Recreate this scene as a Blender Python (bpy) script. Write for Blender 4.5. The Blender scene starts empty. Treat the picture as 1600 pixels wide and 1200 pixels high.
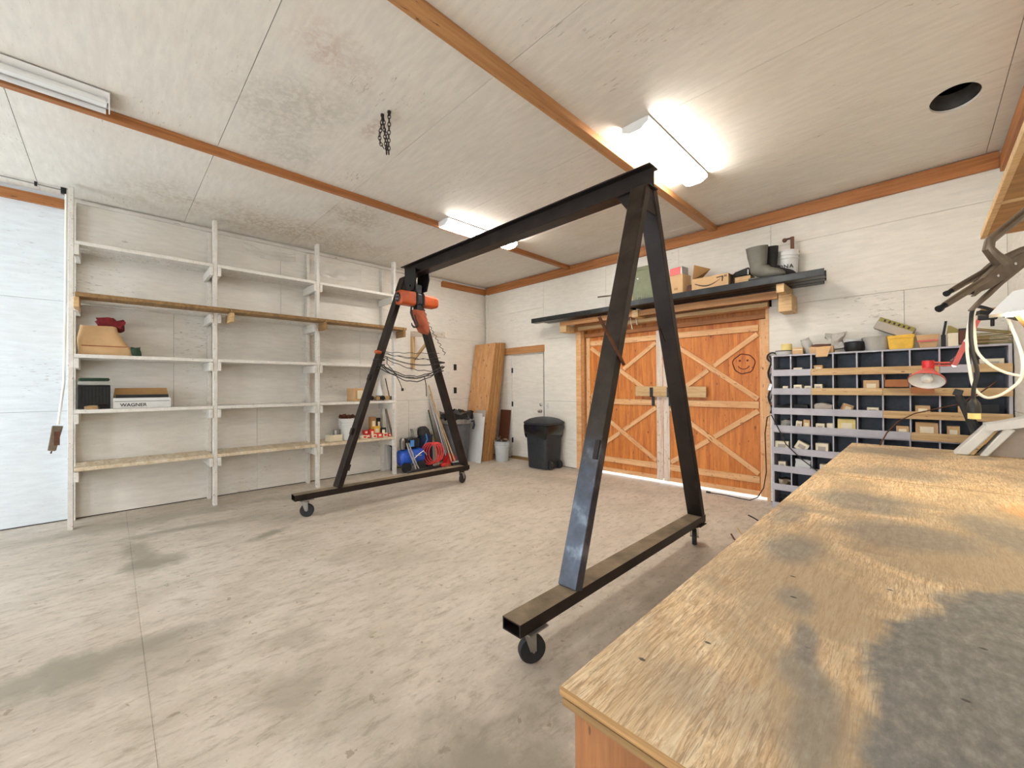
import bpy, bmesh, math, random
from mathutils import Vector, Matrix, Euler, noise
random.seed(7)
PI = math.pi
C = bpy.context.scene.collection
SC = bpy.context.scene

# ------------------------------------------------------------------ camera
cam = bpy.data.cameras.new('camera'); co = bpy.data.objects.new('camera', cam); C.objects.link(co)
YAW, PITCH, ROLL = .7906, .0074, -.0061
fwd = Vector((-math.sin(YAW)*math.cos(PITCH), math.cos(YAW)*math.cos(PITCH), math.sin(PITCH)))
rt = Vector((math.cos(YAW), math.sin(YAW), 0)); up = rt.cross(fwd)
r2 = math.cos(ROLL)*rt + math.sin(ROLL)*up; u2 = -math.sin(ROLL)*rt + math.cos(ROLL)*up
mw = Matrix((( r2.x, u2.x, -fwd.x, 0), (r2.y, u2.y, -fwd.y, 0), (r2.z, u2.z, -fwd.z, 1.42), (0, 0, 0, 1)))
co.matrix_world = mw
cam.sensor_fit = 'HORIZONTAL'; cam.sensor_width = 36; cam.lens = 36*634/1600; cam.clip_start = .02
SC.camera = co

# ------------------------------------------------------------------ world, lights, exposure
w = bpy.data.worlds.new('world'); SC.world = w; w.use_nodes = True
w.node_tree.nodes['Background'].inputs[0].default_value = (.86, .93, 1, 1)
w.node_tree.nodes['Background'].inputs[1].default_value = 2.2
SC.view_settings.view_transform = 'Standard'; SC.view_settings.look = 'None'
SC.view_settings.exposure = 1.25; SC.view_settings.gamma = 1.0
SC.view_settings.use_curve_mapping = False

def area(name, loc, rot, sx, sy, power, col):
    l = bpy.data.lights.new(name, 'AREA'); l.shape = 'RECTANGLE'; l.size = sx; l.size_y = sy
    l.energy = power; l.color = col
    o = bpy.data.objects.new(name, l); C.objects.link(o); o.location = loc; o.rotation_euler = rot
    return o
# daylight through the open overhead door in the wall behind the camera (spans the doorway)
area('daylight_doorway', (-5.1, -3.1, 1.5), (PI/2, 0, PI), 2.3, 2.8, 250, (.48, .72, 1))
# added warm fill light, unseen behind the camera near the bench end
area('rear_fill', (-.75, -3.1, 1.7), (PI/2, 0, PI), 2.2, 2.5, 36, (1, .93, .84))
TUBE = 42.0
WORK = 22.0

# ------------------------------------------------------------------ materials
def nt_new(name):
    m = bpy.data.materials.new(name); m.use_nodes = True
    nt = m.node_tree; b = nt.nodes['Principled BSDF']
    return m, nt, b
def nd(nt, t, **kw):
    n = nt.nodes.new(t)
    for k, v in kw.items():
        if k.startswith('i_'):
            key = k[2:]
            key = int(key) if key.isdigit() else key
            n.inputs[key].default_value = v
        else: setattr(n, k, v)
    return n
def coords(nt, scale=(1, 1, 1), rnd=True, world=False):
    L = nt.links
    if world:
        g = nd(nt, 'ShaderNodeNewGeometry'); src = g.outputs['Position']
    else:
        g = nd(nt, 'ShaderNodeTexCoord'); src = g.outputs['Object']
        if rnd:
            oi = nd(nt, 'ShaderNodeObjectInfo'); mu = nd(nt, 'ShaderNodeMath', operation='MULTIPLY', i_1=37.0)
            L.new(oi.outputs['Random'], mu.inputs[0])
            va = nd(nt, 'ShaderNodeVectorMath', operation='ADD')
            L.new(src, va.inputs[0]); L.new(mu.outputs[0], va.inputs[1]); src = va.outputs[0]
    mp = nd(nt, 'ShaderNodeMapping'); mp.inputs['Scale'].default_value = scale
    L.new(src, mp.inputs[0]); return mp.outputs[0]
def noi(nt, vec, scale, detail=4, rough=.55, dist=0):
    n = nd(nt, 'ShaderNodeTexNoise'); n.inputs['Scale'].default_value = scale
    n.inputs['Detail'].default_value = detail; n.inputs['Roughness'].default_value = rough
    n.inputs['Distortion'].default_value = dist
    nt.links.new(vec, n.inputs['Vector']); return n.outputs['Fac']
def ramp(nt, fac, stops):
    r = nd(nt, 'ShaderNodeValToRGB'); e = r.color_ramp.elements
    while len(e) < len(stops): e.new(.5)
    for i, (p, c) in enumerate(stops):
        e[i].position = p; e[i].color = (*c, 1) if len(c) == 3 else c
    nt.links.new(fac, r.inputs[0]); return r.outputs[0]
def mix(nt, fac, a, b, mode='MIX'):
    n = nd(nt, 'ShaderNodeMix', data_type='RGBA', blend_type=mode)
    L = nt.links
    for s, v in ((n.inputs[0], fac), (n.inputs[6], a), (n.inputs[7], b)):
        if isinstance(v, bpy.types.NodeSocket): L.new(v, s)
        elif isinstance(v, (int, float)): s.default_value = v
        else: s.default_value = (*v, 1)
    return n.outputs[2]
def bump(nt, b, h, strength=.3, dist=.002):
    n = nd(nt, 'ShaderNodeBump'); n.inputs['Strength'].default_value = strength
    n.inputs['Distance'].default_value = dist
    nt.links.new(h, n.inputs['Height']); nt.links.new(n.outputs[0], b.inputs['Normal'])
G = lambda v: (v, v, v)
def s2l(r, g, b):
    return tuple(((c/255)/12.92 if c/255 <= .04045 else ((c/255+.055)/1.055)**2.4) for c in (r, g, b))

def plain(name, col, rough=.6, metal=0, var=.12, scale=14, bmp=.1, **kw):
    m, nt, b = nt_new(name); v = coords(nt)
    n = noi(nt, v, scale, 5, .6)
    d = tuple(c*(1-var) for c in col); l = tuple(min(1, c*(1+var)) for c in col)
    nt.links.new(ramp(nt, n, [(.3, d), (.7, l)]), b.inputs['Base Color'])
    b.inputs['Roughness'].default_value = rough; b.inputs['Metallic'].default_value = metal
    if bmp: bump(nt, b, n, bmp, .001)
    for k, x in kw.items(): b.inputs[k].default_value = x
    return m
def wood(name, dark, light, scale=(1, 12, 12), rough=.65, knots=.0, specks=0.0, fleck=(.12, .06, .03), s=2.2, bmp=.15):
    """boards: grain runs along the local axis with the smallest scale"""
    m, nt, b = nt_new(name); v = coords(nt, scale)
    n = noi(nt, v, s, 6, .6, .6); f = noi(nt, v, s*9, 3, .6)
    c = ramp(nt, n, [(.28, dark), (.5, tuple((a+q)/2 for a, q in zip(dark, light))), (.72, light)])
    c = mix(nt, .35, c, ramp(nt, f, [(.3, G(.55)), (.7, G(1))]), 'MULTIPLY')
    if knots:
        sc2 = tuple(min(3.0, q) if q > 1 else 1.2 for q in scale)
        vk = coords(nt, tuple(1 + (q-1)*.12 for q in scale))
        vo = nd(nt, 'ShaderNodeTexVoronoi', i_Scale=4.0); nt.links.new(vk, vo.inputs['Vector'])
        k = ramp(nt, vo.outputs['Distance'], [(knots*.5, G(1)), (knots, G(0))])
        c = mix(nt, k, c, fleck)
    if specks:
        sp = noi(nt, coords(nt, tuple(1+(q-1)*.35 for q in scale)), 16, 2, .5)
        k = ramp(nt, sp, [(.72-specks*.1, G(0)), (.76-specks*.1, G(1))])
        c = mix(nt, k, c, fleck)
    nt.links.new(c, b.inputs['Base Color']); b.inputs['Roughness'].default_value = rough
    bump(nt, b, f, bmp, .001)
    return m

def whiteply(name, base, scale, stain=.5, stain_col=(.42, .33, .22), speck_amt=.0, stain_lo=.52, spots=()):
    """whitewashed plywood: faint grain, weathered specks and warm stains"""
    m, nt, b = nt_new(name)
    v = coords(nt, (1, 1, 1)); vg = coords(nt, scale)
    big = noi(nt, v, .9, 5, .6, .3); g = noi(nt, vg, 6, 4, .6); fine = noi(nt, vg, 26, 2, .5)
    c = ramp(nt, g, [(.3, tuple(q*.88 for q in base)), (.7, base)])
    c = mix(nt, ramp(nt, big, [(stain_lo, G(0)), (.8, G(stain))]), c, stain_col)
    dens = noi(nt, v, 1.3, 2, .5)
    sp = noi(nt, vg, 13, 3, .65, .5)
    mu = nd(nt, 'ShaderNodeMath', operation='MULTIPLY'); nt.links.new(sp, mu.inputs[0])
    ad = nd(nt, 'ShaderNodeMath', operation='ADD', i_1=.62-speck_amt*.06); nt.links.new(dens, ad.inputs[0])
    ad2 = nd(nt, 'ShaderNodeMath', operation='MULTIPLY', i_1=.9); nt.links.new(ad.outputs[0], ad2.inputs[0])
    nt.links.new(ad2.outputs[0], mu.inputs[1])
    k = ramp(nt, mu.outputs[0], [(.685, G(0)), (.73, G(.35)), (.78, G(.6))])
    c = mix(nt, k, c, (.30, .26, .20))
    k2 = ramp(nt, fine, [(.67, G(0)), (.74, G(.25))])
    c = mix(nt, k2, c, (.33, .29, .23))
    if spots:      # water stains and mildew at fixed places: (x, y, rx, ry, angle, strength, colour)
        wv = coords(nt, (1, 1, 1), world=True); wob = noi(nt, wv, 3, 5, .65, .5); grit = noi(nt, wv, 22, 4, .7, .3)
        for (x, y, rx, ry, ang, st, col) in spots:
            mp = nd(nt, 'ShaderNodeMapping', vector_type='TEXTURE'); mp.inputs['Location'].default_value = (x, y, ZC0)
            mp.inputs['Rotation'].default_value = (0, 0, ang); mp.inputs['Scale'].default_value = (rx, ry, 1)
            nt.links.new(wv, mp.inputs[0])
            ln = nd(nt, 'ShaderNodeVectorMath', operation='LENGTH'); nt.links.new(mp.outputs[0], ln.inputs[0])
            ad = nd(nt, 'ShaderNodeMath', operation='MULTIPLY_ADD', i_1=1.6, i_2=-.8); nt.links.new(wob, ad.inputs[0])
            a2 = nd(nt, 'ShaderNodeMath', operation='ADD'); nt.links.new(ln.outputs['Value'], a2.inputs[0]); nt.links.new(ad.outputs[0], a2.inputs[1])
            f0 = ramp(nt, a2.outputs[0], [(.2, G(st)), (1.0, G(0))])
            fm = mix(nt, 1.0, f0, ramp(nt, grit, [(.42, G(.25)), (.56, G(1))]), 'MULTIPLY')
            c = mix(nt, fm, c, col)
    nt.links.new(c, b.inputs['Base Color']); b.inputs['Roughness'].default_value = .75
    bump(nt, b, g, .12, .002)
    return m
ZC0 = 3.53

M = {}
M['wall_y'] = whiteply('whitewashed_ply_side', (.83, .79, .72), (5, .9, 5), .25, (.60, .50, .38))
M['wall_x'] = whiteply('whitewashed_ply_back', (.83, .79, .71), (.9, 5, 5), .22, (.62, .52, .40))
M['ceil'] = whiteply_ceiling = whiteply('whitewashed_ply_ceiling', (.81, .77, .695), (.9, 4.5, 5), .45, (.62, .53, .42), .6, .50,
    [(-5.9, 1.7, .7, 1.8, 0, .7, (.46, .35, .23)), (-4.9, 2.2, .45, .55, .3, .6, (.40, .31, .22)), (-3.3, .95, .7, .5, .5, .38, (.36, .33, .27)),
     (-2.6, 1.0, .3, .35, .2, .5, (.50, .33, .27)), (-3.9, 1.15, .45, .35, .2, .3, (.34, .31, .26)), (-3.1, 1.55, .25, .10, .2, .6, (.45, .33, .28)),
     (-5.6, .3, .5, .5, 0, .3, (.45, .40, .32)), (-2.5, 5.2, 2.5, .3, 0, .3, (.55, .44, .30)), (-.6, 2.2, .6, .5, .4, .3, (.55, .45, .36)), (-3.6, 3.5, .6, .5, .2, .3, (.5, .43, .33))])
M['orange_x'] = wood('orange_plywood_vertical', s2l(176, 88, 22), s2l(232, 150, 66), (9, 9, .8), .5, .10, .25, (.16, .05, .015))
M['brace'] = wood('fir_brace', s2l(214, 152, 96), s2l(244, 202, 150), (.8, 10, 10), .6, 0, .6, (.22, .09, .04))
M['brace_white'] = wood('part_painted_fir', s2l(210, 185, 160), s2l(240, 232, 220), (.8, 10, 10), .6, 0, .8, (.45, .22, .10))
M['trim'] = wood('cedar_trim', s2l(150, 90, 44), s2l(196, 132, 76), (.6, 12, 12), .55, 0, .3, (.12, .05, .02))
M['trim_light'] = wood('fir_trim', s2l(166, 112, 64), s2l(206, 154, 100), (.6, 12, 12), .55, 0, .3, (.16, .07, .03))
M['pine'] = wood('pine_board', s2l(190, 150, 100), s2l(228, 196, 146), (.7, 12, 12), .6, 0, .4, (.25, .13, .06))
M['oldplank'] = wood('weathered_plank', s2l(112, 82, 44), s2l(168, 132, 84), (.7, 12, 12), .7, 0, .4, (.10, .06, .03))
M['white_board'] = wood('white_painted_board', (.72, .68, .61), (.86, .83, .77), (.6, 8, 8), .6, 0, .35, (.34, .25, .16), bmp=.08)
M['cream_board'] = wood('cream_worn_board', s2l(198, 172, 132), s2l(240, 228, 205), (.5, 9, 9), .6, 0, .4, (.30, .20, .11))
M['ply_edge'] = wood('plywood_edge', s2l(110, 70, 34), s2l(214, 168, 108), (1, 1, 90), .6, 0, 0)
M['bench_side'] = wood('bench_side_ply', s2l(128, 78, 42), s2l(178, 120, 72), (9, 9, 1.2), .55, .07, .2, (.14, .06, .02))
M['shelf_ply'] = wood('overhead_ply', s2l(140, 98, 48), s2l(186, 142, 84), (1.2, 9, 9), .6, 0, .3, (.12, .07, .03))
M['sheet_face'] = wood('sheathing_face', s2l(196, 136, 84), s2l(228, 178, 124), (8, 8, .9), .6, .12, .2, (.24, .09, .04))
M['sheet_edge'] = wood('sheathing_edge', s2l(140, 96, 50), s2l(196, 148, 90), (1, 60, 1), .7, 0, .2, (.14, .09, .04))
M['steel'] = plain('dark_steel', (.026, .018, .015), .45, .5, .4, 5, .15)
M['black_metal'] = plain('black_metal', (.02, .021, .022), .35, .5, .3, 9)
M['grey_metal'] = plain('grey_metal', (.33, .32, .30), .35, .8, .2, 12)
M['chrome'] = plain('chrome', (.7, .7, .7), .18, 1, .08, 9, .0)
M['brass'] = plain('brass', (.60, .45, .22), .35, .9, .15, 9)
M['rubber'] = plain('black_rubber', (.018, .018, .019), .7, 0, .3, 12)
M['bin_black'] = plain('black_bin_plastic', (.022, .026, .033), .5, 0, .25, 8)
M['bin_grey'] = plain('grey_bin_plastic', (.10, .10, .105), .55, 0, .25, 8)
M['bag'] = plain('black_bag_film', (.012, .012, .013), .16, 0, .2, 30, .4)
M['white_plastic'] = plain('white_plastic', (.72, .72, .70), .4, 0, .06, 5, .03)
M['grey_bucket'] = plain('grey_bucket_plastic', (.52, .54, .55), .45, 0, .1, 6)
M['clear_plastic'] = plain('milky_plastic', (.62, .61, .57), .3, 0, .1, 10, .1, **{'Transmission Weight': .25})
M['orange_paint'] = plain('orange_paint', s2l(176, 74, 20), .45, 0, .25, 9)
M['orange_cloth'] = plain('orange_cloth', s2l(150, 74, 46), .9, 0, .3, 12, .5)
M['red_paint'] = plain('red_paint', s2l(206, 40, 40), .35, 0, .2, 9)
M['red_faded'] = plain('faded_red_paint', s2l(205, 92, 84), .4, 0, .2, 9)
M['dark_red'] = plain('dark_red_cloth', s2l(118, 30, 34), .9, 0, .4, 20, .5)
M['red_hose'] = plain('red_hose', s2l(214, 62, 60), .5, 0, .15, 9)
M['blue_paint'] = plain('blue_paint', s2l(38, 88, 196), .35, 0, .25, 7)
M['blue_light'] = plain('light_blue_plastic', s2l(80, 150, 225), .35, 0, .15, 7)
M['navy'] = plain('navy_fabric', s2l(34, 46, 72), .85, 0, .3, 12, .3)
M['green_dark'] = plain('dark_green', s2l(34, 62, 40), .7, 0, .2, 12)
M['cardboard'] = plain('cardboard', s2l(204, 168, 124), .85, 0, .1, 7)
M['cardboard_dark'] = plain('brown_cardboard', s2l(160, 104, 66), .85, 0, .15, 7)
M['cardboard_in'] = plain('cardboard_inside', s2l(176, 136, 86), .85, 0, .1, 7)
M['box_white'] = plain('pale_card', s2l(232, 222, 196), .8, 0, .08, 10)
M['box_yellow'] = plain('yellow_card', s2l(232, 214, 140), .8, 0, .1, 10)
M['yellow_bin'] = plain('yellow_plastic', s2l(228, 182, 62), .5, 0, .15, 14)
M['olive'] = plain('olive_metal', s2l(112, 116, 90), .55, .1, .15, 10)
M['olive_card'] = plain('olive_card', s2l(150, 140, 80), .8, 0, .1, 10)
M['grey_card'] = plain('grey_card', s2l(178, 168, 158), .8, 0, .08, 10)
M['grey_film'] = plain('grey_plastic_film', s2l(172, 168, 160), .3, 0, .2, 26, .5)
M['film'] = plain('clear_film', (.85, .83, .78), .15, 0, .05, 20, .4, **{'Alpha': .45})
M['boot'] = plain('boot_rubber', s2l(92, 90, 80), .55, 0, .22, 10)
M['boot_dark'] = plain('boot_inside', (.015, .013, .012), .9, 0, .3, 10)
M['track_steel'] = plain('track_steel', (.045, .048, .05), .3, .7, .3, 7)
M['pigeon_grey'] = plain('grey_painted_wood', s2l(186, 184, 192), .6, 0, .10, 8, .12)
M['pigeon_in'] = plain('dark_blue_painted_wood', s2l(108, 114, 124), .6, 0, .35, 6, .15)
M['pigeon_bare'] = wood('bare_lip_wood', s2l(186, 146, 96), s2l(226, 196, 148), (.8, 10, 10), .6, 0, .5, (.25, .13, .06))
M['ink'] = plain('black_print', (.02, .02, .02), .6, 0, 0, 5, 0)
M['ink_brown'] = plain('dark_brown_print', s2l(60, 40, 26), .6, 0, 0, 5, 0)
M['black_cord'] = plain('black_cord', (.015, .014, .013), .5, 0, .2, 9, 0)
M['white_cord'] = plain('white_cord', (.84, .82, .74), .45, 0, .05, 9, 0)
M['chain'] = plain('dark_chain_steel', (.05, .04, .035), .4, .7, .3, 30)
M['tool_steel'] = plain('worn_tool_steel', s2l(122, 108, 92), .38, .75, .3, 12)
M['silver'] = plain('silver_tube', (.62, .63, .66), .3, .7, .1, 9, 0)
M['handle_wood'] = wood('broom_handle_wood', s2l(176, 140, 96), s2l(220, 190, 150), (12, 12, .7), .5)
M['brown_panel'] = plain('dark_brown_panel', s2l(92, 52, 34), .6, 0, .15, 3)
M['white_enamel'] = plain('white_enamel', (.80, .80, .78), .3, 0, .03, 5, 0)
M['void'] = plain('dark_attic_boards', (.02, .018, .015), .9, 0, .2, 3, 0)
M['outside'] = plain('outside_gravel', (.75, .74, .70), .9, 0, .1, 3, 0)
M['scorch'] = plain('scorched_wood', s2l(96, 34, 12), .7, 0, .3, 30, 0)

def emit(name, col, s):
    m, nt, b = nt_new(name)
    b.inputs['Base Color'].default_value = (.9, .9, .88, 1)
    b.inputs['Emission Color'].default_value = (*col, 1); b.inputs['Emission Strength'].default_value = s
    v = coords(nt); return m
M['tube_on'] = emit('lit_tube', (1, .95, .875), TUBE)
M['tube_fill'] = emit('added_fill_tube', (1, .95, .875), TUBE*.36)  # weaker tubes for the unseen lamp added as fill
M['work_on'] = emit('lit_work_lamp', (1, .86, .55), WORK)

def m_concrete():
    m, nt, b = nt_new('stained_concrete'); L = nt.links
    v = coords(nt, (1, 1, 1), world=True)
    vs = coords(nt, (1.6, .7, 1), world=True)
    a = noi(nt, v, .55, 6, .6, .4); d = noi(nt, vs, 3.2, 8, .68, .5); f = noi(nt, v, 45, 4, .7)
    c = ramp(nt, a, [(.3, s2l(196, 184, 168)), (.5, s2l(209, 197, 182)), (.7, s2l(219, 209, 196))])
    c = mix(nt, ramp(nt, d, [(.34, G(.5)), (.56, G(0))]), c, s2l(170, 159, 142))
    st = noi(nt, vs, 1.15, 6, .62, 1.0)
    c = mix(nt, ramp(nt, st, [(.56, G(0)), (.74, G(.4))]), c, s2l(164, 153, 137))
    md = noi(nt, coords(nt, (2.2, .8, 1), world=True), 9, 8, .74, .15)
    c = mix(nt, ramp(nt, md, [(.34, G(.7)), (.50, G(0))]), c, s2l(156, 143, 122))
    c = mix(nt, ramp(nt, md, [(.60, G(0)), (.72, G(.5))]), c, s2l(240, 232, 218))
    sp = noi(nt, v, 11, 4, .6, .2)
    c = mix(nt, ramp(nt, sp, [(.66, G(0)), (.68, G(.6))]), c, s2l(140, 122, 96))
    c = mix(nt, .25, c, ramp(nt, f, [(.3, G(.68)), (.7, G(1))]), 'MULTIPLY')
    # worn oily patches at fixed places on the slab: (x, y, rx, ry, angle, strength)
    sep = nd(nt, 'ShaderNodeSeparateXYZ'); L.new(v, sep.inputs[0])
    wob = noi(nt, v, 2.6, 6, .65, .6)
    fine = noi(nt, v, 14, 5, .7)
    for (x, y, rx, ry, ang, s) in [(-3.05, -.3, .17, 1.0, 0, .75), (-2.9, .12, .35, .5, 0, .5), (-1.1, .95, .45, .35, .4, .8), (-1.75, .75, .7, .3, .3, .35),
                                   (-4.9, .17, .6, .13, .1, .8), (-4.4, .25, .22, .22, 0, .9), (-5.3, .55, .8, .10, 1.5, .55), (-5.9, .25, .25, 1.4, 0, .55),
                                   (-5.85, 2.2, .25, 1.3, 0, .5), (-4.5, 1.1, .10, .22, .5, .95), (-1.15, 2.7, .3, 1.6, 0, .45), (-3.6, 4.9, 1.6, .25, .2, .3),
                                   (-2.1, .6, .25, .16, .3, .45), (-2.5, .75, .22, .12, .3, .4), (-3.2, 1.7, .5, .35, .7, .3), (-4.5, 2.4, .12, .9, 0, .35)]:
        mp = nd(nt, 'ShaderNodeMapping', vector_type='TEXTURE'); mp.inputs['Location'].default_value = (x, y, 0)
        mp.inputs['Rotation'].default_value = (0, 0, ang); mp.inputs['Scale'].default_value = (rx, ry, 1)
        L.new(v, mp.inputs[0])
        ln = nd(nt, 'ShaderNodeVectorMath', operation='LENGTH'); L.new(mp.outputs[0], ln.inputs[0])
        ad = nd(nt, 'ShaderNodeMath', operation='MULTIPLY_ADD', i_1=2.2, i_2=-1.1); L.new(wob, ad.inputs[0])
        a2 = nd(nt, 'ShaderNodeMath', operation='ADD'); L.new(ln.outputs['Value'], a2.inputs[0]); L.new(ad.outputs[0], a2.inputs[1])
        c = mix(nt, ramp(nt, a2.outputs[0], [(.35, G(s)), (1.0, G(0))]), c, s2l(150, 142, 126))
    L.new(c, b.inputs['Base Color'])
    L.new(ramp(nt, d, [(.3, G(.45)), (.7, G(.75))]), b.inputs['Roughness'])
    bump(nt, b, d, .25, .004)
    return m
M['concrete'] = m_concrete()

def m_bench():
    m, nt, b = nt_new('worn_bench_plywood'); L = nt.links
    v = coords(nt, (1, 1, 1), world=True); vg = coords(nt, (9, 1.0, 1), world=True)
    warp = noi(nt, v, 1.6, 3, .5); 
    gr = noi(nt, vg, 7, 6, .7, 1.6); gf = noi(nt, coords(nt, (52, 3.2, 1), world=True), 5, 4, .65, 1.2)
    c = ramp(nt, gr, [(.32, s2l(188, 150, 106)), (.48, s2l(228, 198, 154)), (.66, s2l(250, 234, 200))])
    c = mix(nt, ramp(nt, gf, [(.38, G(.75)), (.52, G(0))]), c, s2l(158, 124, 88))
    # grey handling dirt in soft patches
    d1 = noi(nt, v, 1.7, 6, .62, .6)
    dk = ramp(nt, d1, [(.47, G(0)), (.60, G(.75))])
    c = mix(nt, dk, c, s2l(164, 144, 116))
    d2 = noi(nt, v, 3.6, 5, .7, 1.0)
    c = mix(nt, ramp(nt, d2, [(.60, G(0)), (.70, G(.5))]), c, s2l(146, 126, 104))
    wob = noi(nt, v, 5, 6, .6, .4)
    def blob(c, x, y, rx, ry, ang, s, col, e0=.8, e1=1.0, k=.55):
        mp = nd(nt, 'ShaderNodeMapping', vector_type='TEXTURE'); mp.inputs['Location'].default_value = (x, y, 0)
        mp.inputs['Rotation'].default_value = (0, 0, ang); mp.inputs['Scale'].default_value = (rx, ry, 1)
        L.new(v, mp.inputs[0])
        sp = nd(nt, 'ShaderNodeSeparateXYZ'); L.new(mp.outputs[0], sp.inputs[0])
        cb = nd(nt, 'ShaderNodeCombineXYZ'); L.new(sp.outputs[0], cb.inputs[0]); L.new(sp.outputs[1], cb.inputs[1])
        ln = nd(nt, 'ShaderNodeVectorMath', operation='LENGTH'); L.new(cb.outputs[0], ln.inputs[0])
        ad = nd(nt, 'ShaderNodeMath', operation='MULTIPLY_ADD', i_1=k, i_2=-k/2); L.new(wob, ad.inputs[0])
        a2 = nd(nt, 'ShaderNodeMath', operation='ADD'); L.new(ln.outputs['Value'], a2.inputs[0]); L.new(ad.outputs[0], a2.inputs[1])
        return mix(nt, ramp(nt, a2.outputs[0], [(e0, G(s)), (e1, G(0))]), c, col)
    greyf = noi(nt, coords(nt, (6, 3, 1), world=True), 9, 6, .7)
    gcol = ramp(nt, greyf, [(.3, s2l(98, 98, 96)), (.52, s2l(124, 122, 118)), (.7, s2l(152, 148, 140))])
    c = blob(c, .45, .95, .56, .76, 0, .98, gcol, .94, 1.0, .34)
    for (x, y, rx, ry, a, s) in [(-.22, 1.18, .05, .10, .3, .55), (-.30, 1.55, .10, .18, 0, .65), (-.17, 1.0, .03, .12, .2, .8), (-.16, .90, .05, .09, .2, .6), (-.05, 1.95, .25, .22, .2, .55), (-.12, .78, .05, .16, 0, .6),
                                 (-.38, 1.95, .07, .22, 0, .6), (-.20, 2.4, .22, .25, .5, .7), (-.1, 3.3, .28, .3, 0, .5), (.2, 2.2, .14, .3, .3, .6),
                                 (-.15, 4.3, .4, .35, 0, .5), (.3, 4.35, .08, .1, 0, .6), (-.25, .72, .12, .10, 0, .3)]:
        c = blob(c, x, y, rx, ry, a, s, gcol, .5, 1.1, .9)
    c = blob(c, .33, 2.6, .12, .22, .3, .6, s2l(226, 164, 96), .5, 1.1, .8)
    # small dark knots / nail holes
    for (x, y) in ((-.227, 1.192), (.046, 1.0), (-.252, 1.32), (-.062, 1.404), (-.31, .86), (-.38, .72), (.08, 1.22)):
        c = blob(c, x, y, .008, .005, 0, .9, (.03, .02, .015), .6, 1.1, .6)
    L.new(c, b.inputs['Base Color'])
    b.inputs['Roughness'].default_value = .55
    bump(nt, b, gf, .35, .002)
    return m
M['bench_top'] = m_bench()

# leg steel: bare blued patch low on the near leg
def m_legsteel():
    m, nt, b = nt_new('blued_leg_steel'); L = nt.links
    v = coords(nt, (1, 1, 1), rnd=False)
    g = noi(nt, v, 6, 5, .6, .4)
    c = ramp(nt, g, [(.3, (.022, .016, .012)), (.7, (.058, .044, .034))])
    tc = nd(nt, 'ShaderNodeTexCoord'); sp = nd(nt, 'ShaderNodeSeparateXYZ'); L.new(tc.outputs['Object'], sp.inputs[0])
    ad = nd(nt, 'ShaderNodeMath', operation='MULTIPLY_ADD', i_1=.9); L.new(g, ad.inputs[0]); L.new(sp.outputs[0], ad.inputs[2])
    nn = noi(nt, v, 4, 4, .6)
    blue = ramp(nt, nn, [(.35, (.045, .048, .06)), (.52, (.08, .095, .125)), (.70, (.32, .36, .42))])
    kk = nd(nt, 'ShaderNodeMapRange', i_1=0.0, i_2=-.35, i_3=0.0, i_4=.85); L.new(ad.outputs[0], kk.inputs[0])
    c = mix(nt, kk.outputs[0], c, blue)
    L.new(c, b.inputs['Base Color']); b.inputs['Metallic'].default_value = .5; b.inputs['Roughness'].default_value = .4
    return m
M['leg_steel'] = m_legsteel()
M['dusty_steel'] = plain('dusty_steel', s2l(134, 118, 96), .85, 0, .38, 5, .2)
M['wall_day_tint'] = whiteply('daylight_tinted_ply', (.78, .83, .87), (5, .9, 5), .12, (.60, .56, .50))  # cool daylight on the near left panels, mixed into their base colour
M['rust'] = plain('rusty_iron', s2l(96, 60, 42), .6, .4, .3, 20)

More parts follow.
